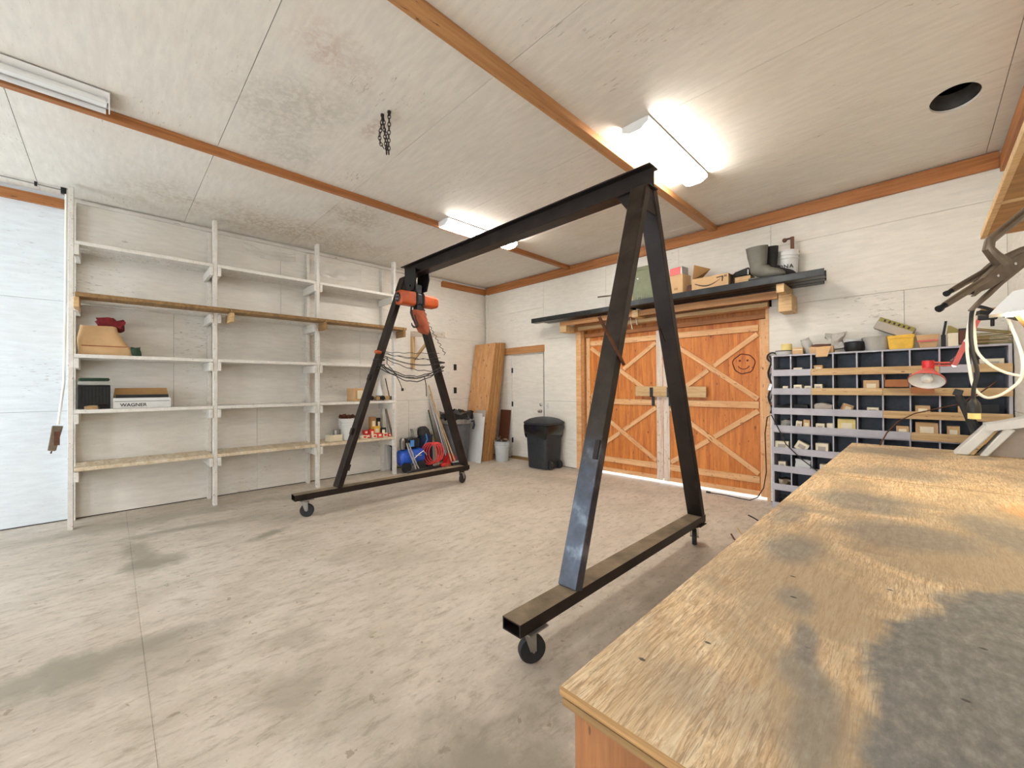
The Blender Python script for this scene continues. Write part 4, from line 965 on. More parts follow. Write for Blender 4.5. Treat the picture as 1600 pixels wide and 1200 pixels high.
# poles leaning on the wall
poles = [((-6.50, 4.24, 1.46), (-5.94, 4.34, .10), .013, 'handle_wood', 'tan broom handle leaning on wall, leftmost of the pole cluster'),
         ((-6.51, 4.28, 1.30), (-5.92, 4.40, .10), .013, 'handle_wood', 'tan broom handle leaning on wall, second of the pole cluster'),
         ((-6.50, 4.26, 1.20), (-6.10, 4.36, .10), .012, 'silver', 'silver pole leaning on wall in the pole cluster'),
         ((-6.50, 4.36, 1.12), (-6.14, 4.41, .10), .016, 'silver', 'thicker silver pole beside the round grey bin'),
         ((-6.49, 4.22, 1.00), (-6.22, 4.30, .05), .012, 'green_dark', 'dark green pole leaning on wall in the pole cluster'),
         ((-6.50, 4.30, .60), (-6.16, 4.22, .02), .014, 'handle_wood', 'short pale stick low in the pole cluster')]
for p0, p1, r, m, lb in poles: tag(obj('pole', B().cyl(p0, p1, r, seg=10), m), lb, 'pole')
t = thing('wide_broom', 'long black push broom head lying on floor before compressor', 'broom', (-6.0, 3.75, 0))
obj('head', B().hexa([(-5.92, 3.44, .003), (-5.86, 3.41, .003), (-5.98, 4.00, .003), (-6.04, 4.02, .003), (-5.92, 3.44, .06), (-5.86, 3.41, .06), (-5.98, 4.00, .06), (-6.04, 4.02, .06)]), 'rubber', t, bevel=.01)
obj('back_strip', B().hexa([(-6.02, 4.02, .003), (-5.97, 4.0, .003), (-6.02, 4.20, .003), (-6.08, 4.20, .003), (-6.02, 4.02, .05), (-5.97, 4.0, .05), (-6.02, 4.20, .05), (-6.08, 4.20, .05)]), 'black_metal', t, bevel=.005)
t = thing('red_dustpan', 'bright red scoop resting at foot of leaning broom poles', 'scoop', (-6.05, 4.45, 0))
b = B(); n = 14
A = [b.bm.verts.new((-6.02, 4.28+.26*i/n, .03+.19*math.sin(PI*i/n)**.7)) for i in range(n+1)]
Q = [b.bm.verts.new((-6.14, 4.28+.26*i/n, .03+.19*math.sin(PI*i/n)**.7)) for i in range(n+1)]
for i in range(n): b.bm.faces.new((A[i], A[i+1], Q[i+1], Q[i]))
b.bm.faces.new(A[::-1]); b.bm.faces.new(Q); b.bm.faces.new((A[0], Q[0], Q[n], A[n])); obj('scoop', b, 'red_paint', t)
obj('grip', B().obox((-6.0, 4.22, .045), .07, .12, .05), 'red_paint', t, bevel=.01)
t = thing('brush_head', 'grey edged broom head on floor beside the red scoop', 'broom', (-5.95, 4.50, 0))
obj('bristles', B().obox((-5.95, 4.50, .035), .08, .26, .06, (0, 0, -.1)), 'rubber', t, bevel=.004)
obj('block', B().obox((-5.95, 4.50, .075), .07, .27, .02, (0, 0, -.1)), 'silver', t, bevel=.004)
tag(obj('red_brick_float', B().obox((-5.97, 4.27, .03), .10, .10, .05, (0, 0, .2)), 'orange_cloth', bevel=.006), 'small brick red block on floor left of red scoop', 'block')

# ================================================================== WORKBENCH
t = thing('workbench', 'long worn plywood topped workbench along right wall', 'workbench', (.05, 2.6, 0))
for y0, y1 in ((.555, 2.992), (2.996, 4.745)):
    obj('under_panel', B().box(-.446, XR-.004, y0+.004, y1-.001, .866, .8795), 'oldplank', t, bevel=.001)
    o = obj('top_panel', B().box(-.450, XR-.004, y0, y1, .883, .900), ['bench_top', 'ply_edge'], t, bevel=.0025)
    for f in o.data.polygons:
        if abs(f.normal.z) < .5: f.material_index = 1
o = obj('end_panel', B().box(-.430, XR-.01, .575, .595, 0, .866), 'bench_side', t)
obj('end_panel', B().box(-.430, XR-.01, 4.705, 4.725, 0, .866), 'bench_side', t)
for i in range(4): obj('front_panel', B().box(-.430, -.412, .597+i*1.027, .597+(i+1)*1.027-.004, .02, .866), 'bench_side', t)
obj('screw', B().lathe([(.005, .900), (.006, .9012), (.002, .9014)], (-.165, .985, 0), 10), 'chrome', t)

# ================================================================== PIGEONHOLES
CX = [-1.208, -1.034, -.847, -.660, -.467, -.273, -.080, .115, .315, .530]
t1 = thing('pigeonhole_cabinet', 'upper grey pigeonhole cabinet of four rows against back wall', 'cabinet', (-.34, 5.55, .90))
t2 = thing('pigeonhole_cabinet', 'lower grey pigeonhole cabinet standing on floor behind workbench', 'cabinet', (-.34, 5.55, 0))
YF = 5.42; YK = YB-.006
def carcass(t, z0, z1, shelfz, lips, dx=0):
    obj('back', B().box(CX[0]+dx, CX[-1]+dx, YK-.008, YK, z0, z1), 'pigeon_in', t)
    for x in (CX[0]+dx, CX[-1]+dx): obj('side', B().box(x-.010, x+.010, YF, YK-.009, z0, z1), 'pigeon_grey', t, bevel=.001)
    for x in CX[1:-1]:
        o = obj('divider', B().box(x+dx-.006, x+dx+.006, YF+.002, YK-.009, z0+.012, z1-.012), ['pigeon_in', 'pigeon_grey'], t)
        for f in o.data.polygons:
            if f.normal.y < -.5: f.material_index = 1
    for z in shelfz:
        o = obj('shelf', B().box(CX[0]+dx+.010, CX[-1]+dx-.010, YF, YK-.009, z-.008, z+.008), ['pigeon_in', 'pigeon_grey'], t)
        for f in o.data.polygons:
            if f.normal.y < -.5: f.material_index = 1
    for z, segs in lips:
        for a, c, m in segs:
            obj('lip', B().box(CX[a]+dx-(.010 if a == 0 else -.001), CX[c]+dx+(.010 if c == 9 else -.001), YF-.018, YF-.001, z-.010, z+.062), m, t, bevel=.0015)
g_, w_ = 'pigeon_grey', 'pigeon_bare'
carcass(t1, .90, 1.765, [1.757, 1.54, 1.33, 1.11, .908],
        [(1.535, [(0, 2, g_), (2, 7, w_), (7, 8, g_), (8, 9, w_)]), (1.325, [(0, 2, g_), (2, 5, w_), (5, 9, w_)]), (1.103, [(0, 5, g_), (5, 9, w_)]), (.905, [(0, 6, g_), (6, 9, w_)])])
carcass(t2, .015, .898, [.890, .66, .455, .245, .023], [(.655, [(0, 9, g_)]), (.450, [(0, 9, g_)]), (.240, [(0, 9, g_)]), (.025, [(0, 9, g_)])], -.004)
ZR = [1.55, 1.34, 1.12, .918, .67, .465, .255, .033]
rown = ['top row', 'second row', 'third row', 'fourth row', 'fifth row', 'sixth row', 'seventh row', 'bottom row']
coln = ['first', 'second', 'third', 'fourth', 'fifth', 'sixth', 'seventh', 'eighth', 'ninth']
mname = {'box_white': 'white', 'cardboard': 'tan', 'box_yellow': 'pale yellow', 'cardboard_in': 'brown'}
def pbox(r, c, dx, w2, h2, m, rot=0, y=None, tilt=0):
    x = CX[c]+.012+dx; z = ZR[r]; yy = (YF+.015) if y is None else y
    lab = '%s carton in %s hole from left of %s' % (mname[m], coln[c], rown[r])
    if dx > .09: lab = 'second ' + lab
    t = thing('small_carton', lab, 'box', (x+w2/2, yy+.06, z))
    hh = h2/2 + abs(math.sin(tilt))*w2/2*.9
    obj('box', B().obox((x+w2/2, yy+.055, z+hh+.001), w2, .10, h2, (0, tilt, rot)), m, t, bevel=.0015)
    if w2 > .05: obj('paper_label', B().obox((x+w2/2+math.sin(rot)*.051, yy+.055-.0508*math.cos(rot), z+hh+.001), w2*.6, .001, h2*.45, (0, tilt, rot)), 'box_white' if m != 'box_white' else 'grey_card', t)
for a in ((0, 1, .01, .08, .065, 'box_white'), (0, 2, .01, .075, .085, 'cardboard'), (0, 8, .03, .14, .09, 'box_white'),
          (1, 0, .08, .05, .070, 'box_white'), (1, 1, .01, .075, .085, 'box_white'), (1, 1, .11, .055, .072, 'box_white'), (1, 2, .01, .07, .090, 'box_white'), (1, 4, .035, .12, .125, 'cardboard'),
          (2, 3, .05, .08, .085, 'cardboard', .3, None, .35), (2, 4, .06, .09, .070, 'box_white'), (2, 6, .02, .10, .10, 'cardboard'), (2, 7, .10, .05, .10, 'cardboard'),
          (3, 1, .02, .055, .10, 'box_white', .1, None, .12), (3, 1, .095, .06, .12, 'cardboard'), (3, 2, .02, .075, .085, 'box_white'), (3, 2, .115, .05, .092, 'box_white'),
          (3, 3, .015, .145, .145, 'box_yellow', .1), (3, 5, .08, .09, .10, 'cardboard'), (3, 6, .02, .15, .145, 'cardboard'), (3, 7, .03, .08, .12, 'cardboard'),
          (4, 0, .0, .13, .11, 'box_white'), (4, 1, .015, .115, .09, 'box_white', .1, None, .5), (4, 2, .015, .11, .12, 'box_white'),
          (5, 0, .03, .07, .085, 'box_white'), (5, 2, .05, .08, .10, 'box_white')):
    pbox(*a)
def lump(name, r, c, dx, sx, sz, m, lab, cat, sd=0, amt=.02):
    x = CX[c]+.012+dx
    b = B().obox((x+sx/2, YF+.09, ZR[r]+sz/2+.002), sx, .12, sz).sub(3).crumple(amt, 17, sd)
    for v in b.bm.verts:
        v.co.x = min(max(v.co.x, CX[c]+.013), CX[c+1]-.015); v.co.z = max(v.co.z, ZR[r]+.001); v.co.y = min(max(v.co.y, YF+.002), YK-.02)
    return tag(obj(name, b, m), lab, cat)
lump('dark_pouch', 2, 0, .02, .13, .07, 'rubber', 'dark pouch in first hole from left of third row', 'pouch', 1)
lump('dark_pouch', 2, 1, .02, .11, .08, 'rubber', 'dark pouch in second hole from left of third row', 'pouch', 2)
lump('dark_pouch', 0, 0, .05, .10, .06, 'rubber', 'dark lump in first hole from left of top row', 'pouch', 3)
lump('rope_bundle', 2, 2, .015, .15, .10, 'grey_card', 'pale rope bundle in third hole from left of third row', 'rope', 4, .03)
lump('rag_bundle', 3, 0, .06, .09, .10, 'grey_film', 'pale rag bundle in first hole from left of fourth row', 'cloth', 5, .03)
lump('plastic_tub', 5, 1, .015, .14, .13, 'white_plastic', 'white plastic bag in second hole from left of sixth row', 'bag', 6, .012)
lump('metal_scraps', 6, 0, .04, .10, .09, 'tool_steel', 'metal scraps in first hole from left of seventh row', 'hardware', 7, .04)
lump('black_box', 2, 8, .03, .11, .12, 'black_metal', 'black block in ninth hole from left of third row', 'box', 8, .002)
tag(obj('wire_coil', B().ring((-1.11, YF+.06, .10), .062, .006, 24, 6, (PI/2, 0, 0)).ring((-1.11, YF+.07, .10), .056, .006, 24, 6, (PI/2, 0, 0)), 'black_cord'), 'black wire coil in first hole from left of bottom row', 'wire')
# cardboard tray poking out of the second row
t = thing('cardboard_tray', 'brown cardboard tray poking out of second row of pigeonholes', 'tray', (-.12, 5.42, 1.34))
x0, x1 = CX[5]+.012, CX[6]-.010
for P, m in ((B().box(x0+.0, x1, YF-.06, YF-.055, 1.398, 1.47).box(x0+.0, x1, YF-.055, YF+.10, 1.398, 1.403), 'cardboard_dark'), (B().hexa([(x0, YF-.06, 1.40), (x0+.005, YF-.06, 1.40), (x0+.005, YF+.12, 1.40), (x0, YF+.12, 1.40), (x0-.0, YF-.06, 1.47), (x0+.005, YF-.06, 1.47), (x0+.005, YF+.12, 1.53), (x0, YF+.12, 1.53)]), 'cardboard')):
    obj('side_panel', P, m, t)
obj('flap', B().box(x1+.014, x1+.17, YF-.062, YF-.056, 1.335, 1.395), 'cardboard_dark', t)

# ------------------------------------------------------------------ things on top of the pigeonholes (z = 1.765)
ZT = 1.767
def top(px_x0, px_x1):   # not used for placement in the picture: left and right ends along the cabinet in metres
    return px_x0, px_x1
t = thing('shallow_tray', 'small black rimmed white tray at left end of cabinet top', 'tray', (-1.11, 5.50, ZT))
obj('tray', B().lathe([(.070, ZT), (.078, ZT+.01), (.085, ZT+.045), (.080, ZT+.045), (.070, ZT+.014), (.001, ZT+.012)], (-1.11, 5.50, 0), 22), 'white_plastic', t)
obj('rim', B().ring((-1.11, 5.50, ZT+.045), .084, .005, 24, 6), 'black_metal', t)
t = thing('tape_roll', 'pale tape roll standing on small white tray', 'tape', (-1.09, 5.52, ZT+.05))
obj('roll', B().lathe([(.028, ZT+.052), (.052, ZT+.052), (.052, ZT+.125), (.028, ZT+.125)], (-1.09, 5.52, 0), 22, closed=True), 'box_yellow', t)
obj('core', B().lathe([(.024, ZT+.053), (.028, ZT+.053), (.028, ZT+.124), (.024, ZT+.124)], (-1.09, 5.52, 0), 22, closed=True), 'cardboard', t)
t = thing('carton', 'small brown carton between tray and hardware jar on cabinet top', 'box', (-.97, 5.50, ZT))
obj('box', B().box(-1.025, -.925, 5.45, 5.55, ZT, ZT+.075), 'cardboard', t, bevel=.002)
obj('tape', B().box(-1.02, -.93, 5.449, 5.4505, ZT+.045, ZT+.055), 'box_white', t)
t = thing('glass_jar', 'tilted clear jar of screws on cabinet top', 'jar', (-.88, 5.53, ZT))
rot = Euler((.15, -.30, 0)).to_matrix().to_4x4()
def tlt(b, c):
    m = Matrix.Translation(c) @ rot @ Matrix.Translation(-Vector(c))
    for v in b.bm.verts: v.co = m @ v.co
    return b
jc = Vector((-.87, 5.54, ZT+.012))
obj('jar', tlt(B().lathe([(.045, 0), (.05, .01), (.05, .125), (.040, .15), (.043, .155), (.043, .17), (.038, .17), (.036, .15), (.046, .12), (.046, .012), (.001, .010)], jc, 20), jc), 'clear_plastic', t)
obj('screws', tlt(B().lathe([(.043, .012), (.044, .10), (.02, .105)], jc, 14).crumple(.006, 50), jc), 'tool_steel', t)
t = thing('torn_carton', 'torn open tan carton drooping over cabinet top edge', 'box', (-.78, 5.48, ZT))
obj('box', B().box(-.86, -.66, 5.44, 5.56, ZT, ZT+.07).sub(2).crumple(.008, 14), 'cardboard', t)
obj('flap', B().hexa([(-.80, 5.425, ZT+.06), (-.68, 5.425, ZT+.06), (-.68, 5.43, ZT+.06), (-.80, 5.43, ZT+.06), (-.80, 5.375, ZT-.045), (-.70, 5.375, ZT-.045), (-.70, 5.38, ZT-.045), (-.80, 5.38, ZT-.045)]), 'cardboard', t)
obj('dark_contents', B().box(-.85, -.68, 5.45, 5.55, ZT+.07, ZT+.09).sub(3).crumple(.012, 30), 'brown_panel', t)
b = B().obox((-.655, 5.535, ZT+.125), .15, .10, .17).sub(4).crumple(.045, 12, 2)
tag(obj('plastic_bag', b, 'grey_film'), 'crumpled grey plastic bag on cabinet top', 'bag')
t = thing('dark_tub', 'dark tub with pale lid right of crumpled grey bag', 'tub', (-.50, 5.49, ZT))
obj('tub', B().lathe([(.075, ZT), (.085, ZT+.03), (.088, ZT+.09), (.08, ZT+.10)], (-.49, 5.50, 0), 24), 'black_metal', t)
obj('lid', B().lathe([(.070, ZT+.10), (.075, ZT+.105), (.07, ZT+.125), (.01, ZT+.128)], (-.50, 5.50, 0), 24), 'grey_bucket', t)
tag(obj('plastic_tub', B().lathe([(.085, ZT), (.09, ZT+.01), (.112, ZT+.13), (.116, ZT+.135), (.110, ZT+.137), (.104, ZT+.12), (.084, ZT+.012), (.001, ZT+.01)], (-.32, 5.52, 0), 28), 'clear_plastic'), 'milky round plastic tub in middle of cabinet top', 'tub')
t = thing('tilted_carton', 'grey carton with olive printed band tilted on yellow bin', 'box', (-.20, 5.58, ZT+.14))
cc = Vector((-.19, 5.60, ZT+.215))
obj('box', B().obox(cc, .29, .16, .115, (0, .50, 0)), 'grey_card', t, bevel=.002)
obj('printed_band', B().obox(cc+Vector((.018, -.0815, .036)), .285, .002, .040, (0, .50, 0)), 'olive_card', t)
for i in range(6): obj('print_mark', B().obox(cc+Vector((-.065+i*.034, -.0835, .080-i*.0186)), .016, .002, .022, (0, .50+(.3 if i % 2 else -.2), 0)), 'ink_brown', t)
t = thing('yellow_bin', 'yellow plastic bin on cabinet top under tilted carton', 'bin', (-.13, 5.50, ZT))
b = B(); rings = []
for z, k in ((ZT, .88), (ZT+.08, .97), (ZT+.115, 1.0), (ZT+.118, 1.03), (ZT+.13, 1.03)): rings.append([b.bm.verts.new((-.14+p[0], 5.50+p[1], z+(.03*(p[0]+.1) if z > ZT+.1 else 0))) for p in rrect(.095*k, .075*k, .012, 3)])
for A, Q in zip(rings, rings[1:]):
    for k in range(len(A)): b.bm.faces.new((A[k], A[(k+1) % len(A)], Q[(k+1) % len(A)], Q[k]))
b.bm.faces.new(rings[0][::-1]); b.bm.faces.new(rings[-1]); obj('bin', b, 'yellow_bin', t)
obj('rim', B().box(-.235, -.045, 5.42, 5.426, ZT+.105, ZT+.12), 'yellow_bin', t)
t = thing('open_tray', 'peach coloured open carton right of yellow bin', 'box', (.06, 5.50, ZT))
obj('box', B().hexa([(-.01, 5.45, ZT), (.10, 5.45, ZT), (.10, 5.56, ZT), (-.01, 5.56, ZT), (-.04, 5.43, ZT+.12), (.12, 5.43, ZT+.12), (.12, 5.57, ZT+.12), (-.04, 5.57, ZT+.12)]), 'cardboard', t, bevel=.002)
obj('rim', B().box(-.03, .11, 5.428, 5.434, ZT+.055, ZT+.07), 'red_faded', t)
t = thing('hand_brush', 'black handled brush upright beside peach carton', 'brush', (.15, 5.47, ZT))
obj('bristles', B().box(.128, .158, 5.45, 5.48, ZT, ZT+.11), 'rubber', t)
obj('handle', B().cyl((.143, 5.465, ZT+.11), (.160, 5.465, ZT+.235), .009, seg=8), 'black_metal', t)
t = thing('carton', 'pale carton with flap up beside dark box', 'box', (.21, 5.50, ZT))
obj('box', B().box(.17, .235, 5.44, 5.54, ZT, ZT+.12), 'box_white', t, bevel=.002)
obj('flap', B().hexa([(.165, 5.54, ZT+.12), (.29, 5.54, ZT+.12), (.29, 5.545, ZT+.12), (.165, 5.545, ZT+.12), (.175, 5.56, ZT+.20), (.19, 5.56, ZT+.20), (.19, 5.565, ZT+.20), (.175, 5.565, ZT+.20)]), 'olive_card', t)
t = thing('dark_box', 'dark open sided box on cabinet top behind red lamp arm', 'box', (.28, 5.50, ZT))
obj('shell', B().box(.24, .32, 5.44, 5.56, ZT+.02, ZT+.15), 'brown_panel', t, bevel=.002)
obj('front_edge', B().box(.236, .324, 5.436, 5.442, ZT+.14, ZT+.155), 'black_metal', t)
for i in range(9):
    tag(obj('wood_shim', B().obox((.44+random.uniform(-.01, .01), 5.48+.012*(i % 3), ZT+.012+.0145*i), .20, .06, .006, (random.uniform(-.02, .02), random.uniform(-.05, .05)+(.03*i if i > 6 else 0), random.uniform(-.15, .15))), 'handle_wood' if i % 2 else 'olive_card'),
        'thin wooden shim, %s of the pile at right end of cabinet top' % ('lowest', 'second from bottom', 'third from bottom', 'fourth from bottom', 'middle', 'fourth from top', 'third from top', 'second from top', 'topmost')[i], 'shim', 'wood shims on the cabinet')
tag(obj('wood_shim', B().obox((.37, 5.52, ZT+.05), .10, .05, .08, (0, .1, .1)), 'cardboard'), 'tan wedge block left of the shim pile', 'block')
# ================================================================== SHELF OVER THE BARN DOORS
t = thing('door_head_shelf', 'fir ledger and blocks carrying black rails above barn doors', 'shelf', (-2.7, 5.6, 2.3))
board('ledger', (-4.33, 5.46, 2.485), (-2.61, 5.46, 2.48), .075, .04, 'trim_light', t)
board('ledger', (-2.60, 5.47, 2.475), (-1.16, 5.47, 2.465), .09, .04, 'trim_light', t)
obj('fascia', B().box(-4.20, -1.30, YB-.03, YB-.004, 2.36, 2.53), 'trim', t)
board('ledger', (-4.10, 5.66, 2.40), (-1.30, 5.66, 2.40), .05, .05, 'pine', t)
for x0, x1, z0 in ((-4.33, -4.20, 2.34), (-1.15, -1.02, 2.26)):
    obj('block', B().box(x0, x1, 5.44, YB-.004, z0, 2.45), 'pine', t, bevel=.003)
obj('block', B().box(-1.135, -1.06, 5.28, YB-.004, 2.452, 2.55), 'pine', t, bevel=.003)
obj('block', B().box(-2.98, -2.88, 5.42, YB-.004, 2.425, 2.53), 'pine', t, bevel=.003)
board('scrap_board', (-3.25, 5.44, 2.541), (-2.99, 5.44, 2.539), .018, .12, 'pine', t)
for x, z, l_ in ((-3.10, 2.28, .18), (-3.02, 2.34, .20)):
    obj('cord_end', B().tube([(x, 5.60, z+l_), (x+.01, 5.60, z+l_*.5), (x+.03, 5.60, z)], .006, 6), 'white_cord', t)
def rail(name, x0, x1, y0, y1, z0, z1, lab, tilt=0):
    b = B(); h_ = .075; tk = .004
    for s_ in (0,):
        b.box(x0, x1, y0, y1, z0, z0+tk).box(x0, x1, y0, y0+tk, z0, z0+h_).box(x0, x1, y1-tk, y1, z0, z0+h_).box(x0, x1, y0, y0+.025, z0+h_-tk, z0+h_).box(x0, x1, y1-.025, y1, z0+h_-tk, z0+h_)
    for v in b.bm.verts: v.co.z += (v.co.x-x0)/(x1-x0)*(z1-z0)
    return tag(obj(name, b, 'track_steel', bevel=.001), lab, 'rail', 'steel rails over barn doors' if 0 else None)
rail('steel_rail', -4.88, -3.02, 5.32, 5.44, 2.552, 2.545, 'long dark steel rail at left above barn doors, front one')
rail('steel_rail', -4.70, -3.0, 5.46, 5.60, 2.552, 2.545, 'dark steel rail at left above barn doors, rear one')
rail('steel_rail', -3.02+.03, -.70, 5.24, 5.38, 2.556, 2.556, 'dark steel rail at right above barn doors, front one')
rail('steel_rail', -2.93, -.72, 5.40, 5.54, 2.556, 2.556, 'dark steel rail under boots and white bucket')
rail('steel_rail', -2.93, -.76, 5.56, 5.70, 2.556, 2.556, 'dark steel rail at right above barn doors, nearest wall')
ZS = 2.634
t = thing('ammo_box', 'tall olive metal box on rails above barn doors', 'box', (-2.78, 5.45, ZS))
obj('body', B().box(-2.93, -2.60, 5.36, 5.52, ZS, ZS+.47), 'olive', t, bevel=.006)
obj('lid', B().box(-2.935, -2.595, 5.355, 5.525, ZS+.43, ZS+.485), 'olive', t, bevel=.006)
obj('latch', B().lathe([(.012, 5.362), (.012, 5.352), (.004, 5.350)], (-2.84, 0, ZS+.32), 10, axis=1), 'chrome', t)
text('lettering', 'I  M 1 I', .05, 'ink', (-2.88, 5.3585, ZS+.02), (PI/2, 0, 0), t)
t = thing('carton', 'tan carton partly behind gantry leg, left of olive box', 'box', (-3.03, 5.5, ZS))
obj('box', B().box(-3.10, -2.96, 5.42, 5.56, ZS-.02, ZS+.15), 'cardboard', t, bevel=.002)
obj('tape', B().box(-3.09, -2.97, 5.419, 5.421, ZS+.06, ZS+.07), 'cardboard_in', t)
tag(obj('crumpled_rag', B().obox((-3.03, 5.50, ZS+.19), .12, .12, .08).sub(3).crumple(.03, 15, 6), 'brown_panel'), 'brown rag on carton left of olive box', 'cloth')
t = thing('carton', 'tall tan carton under red toolbox above barn doors', 'box', (-2.28, 5.46, ZS))
obj('box', B().obox((-2.29, 5.47, ZS+.135), .20, .20, .27, (0, 0, -.15)), 'cardboard', t, bevel=.003)
obj('print_mark', B().obox((-2.30, 5.367, ZS+.08), .05, .002, .03, (0, 0, -.15)), 'cardboard_in', t)
t = thing('toolbox', 'small red box sitting on tall tan carton', 'box', (-2.30, 5.46, ZS+.27))
obj('body', B().obox((-2.31, 5.47, ZS+.325), .16, .15, .10, (0, 0, -.15)), 'red_paint', t, bevel=.004)
obj('end_cap', B().obox((-2.222, 5.457, ZS+.325), .02, .152, .104, (0, 0, -.15)), 'grey_metal', t, bevel=.002)
tag(obj('metal_scraps', B().obox((-2.14, 5.48, ZS+.06), .07, .10, .11).sub(3).crumple(.03, 22, 2), 'brown_panel'), 'dark scraps between tall carton and arrow printed carton', 'hardware')
# carton with a curved arrow printed on its side
t = thing('parcel_carton', 'open tan parcel carton printed with black curved arrow', 'box', (-1.86, 5.46, ZS))
f0, f1, xa, xb, h_ = 5.36, 5.60, -2.09, -1.65, .165
obj('box', B().box(xa, xb, f0, f0+.005, ZS, ZS+h_).box(xa, xb, f1-.005, f1, ZS, ZS+h_).box(xa, xa+.005, f0+.005, f1-.005, ZS, ZS+h_).box(xb-.005, xb, f0+.005, f1-.005, ZS, ZS+h_).box(xa+.005, xb-.005, f0+.005, f1-.005, ZS, ZS+.006), 'cardboard', t)
obj('flap', B().hexa([(xa, f0+.02, ZS+h_), (xa+.005, f0+.02, ZS+h_), (xa+.005, f1-.02, ZS+h_), (xa, f1-.02, ZS+h_), (xa+.02, f0+.03, ZS+h_+.19), (xa+.025, f0+.03, ZS+h_+.19), (xa+.16, f1-.02, ZS+h_+.15), (xa+.155, f1-.02, ZS+h_+.15)]), 'cardboard_in', t)
obj('flap', B().hexa([(xa+.01, f1-.005, ZS+h_), (xb, f1-.005, ZS+h_), (xb, f1, ZS+h_), (xa+.01, f1, ZS+h_), (xa+.01, f1+.05, ZS+h_+.05), (xb, f1+.05, ZS+h_+.05), (xb, f1+.055, ZS+h_+.05), (xa+.01, f1+.055, ZS+h_+.05)]), 'cardboard', t)
obj('flap', B().hexa([(xb-.005, f0, ZS+h_), (xb, f0, ZS+h_), (xb, f1, ZS+h_), (xb-.005, f1, ZS+h_), (xb+.04, f0, ZS+h_-.03), (xb+.044, f0, ZS+h_-.03), (xb+.044, f1, ZS+h_-.02), (xb+.04, f1, ZS+h_-.02)]), 'grey_card', t)
b = B(); n = 22; top_, bot_ = [], []
for i in range(n+1):
    u = i/n; x = xa+.04+.31*u; zc = ZS+.105-.058*math.sin(PI*(u*.95+.03))+.012*u; wd = .004+.011*math.sin(PI*min(1, u*.85+.15))
    top_.append(b.bm.verts.new((x, f0-.0012, zc+wd/2))); bot_.append(b.bm.verts.new((x, f0-.0012, zc-wd/2-.002)))
for i in range(n): b.bm.faces.new((bot_[i], bot_[i+1], top_[i+1], top_[i]))
b.prism([(xa+.30, ZS+.138), (xa+.385, ZS+.145), (xa+.375, ZS+.075), (xa+.362, ZS+.08), (xa+.366, ZS+.130), (xa+.303, ZS+.127)], 1, f0-.0015, f0-.0005)
obj('arrow_print', b, 'ink_brown', t)
obj('corner_print', B().box(xb-.045, xb-.035, f0-.0015, f0, ZS+.125, ZS+.15).box(xb-.030, xb-.020, f0-.0015, f0, ZS+.125, ZS+.15), 'ink_brown', t)
t = thing('carton', 'flat tan carton under black power tool case', 'box', (-1.50, 5.46, ZS))
obj('box', B().box(-1.59, -1.42, 5.40, 5.56, ZS, ZS+.10), 'cardboard', t, bevel=.003)
obj('tape', B().box(-1.585, -1.43, 5.399, 5.401, ZS+.05, ZS+.056), 'cardboard_in', t)
t = thing('tool_case', 'black plastic case lying on flat carton left of boots', 'case', (-1.50, 5.46, ZS+.10))
obj('shell', B().hexa([(-1.60, 5.40, ZS+.104), (-1.42, 5.40, ZS+.104), (-1.42, 5.60, ZS+.104), (-1.60, 5.60, ZS+.104), (-1.60, 5.40, ZS+.165), (-1.44, 5.40, ZS+.20), (-1.44, 5.58, ZS+.20), (-1.60, 5.58, ZS+.165)]), 'bag', t, bevel=.01)
obj('latch', B().box(-1.45, -1.438, 5.392, 5.400, ZS+.11, ZS+.17), 'chrome', t)
obj('strap', B().tube([(-1.60, 5.41, ZS+.15), (-1.612, 5.40, ZS+.07), (-1.61, 5.38, ZS+.012)], .008, 6), 'black_cord', t)
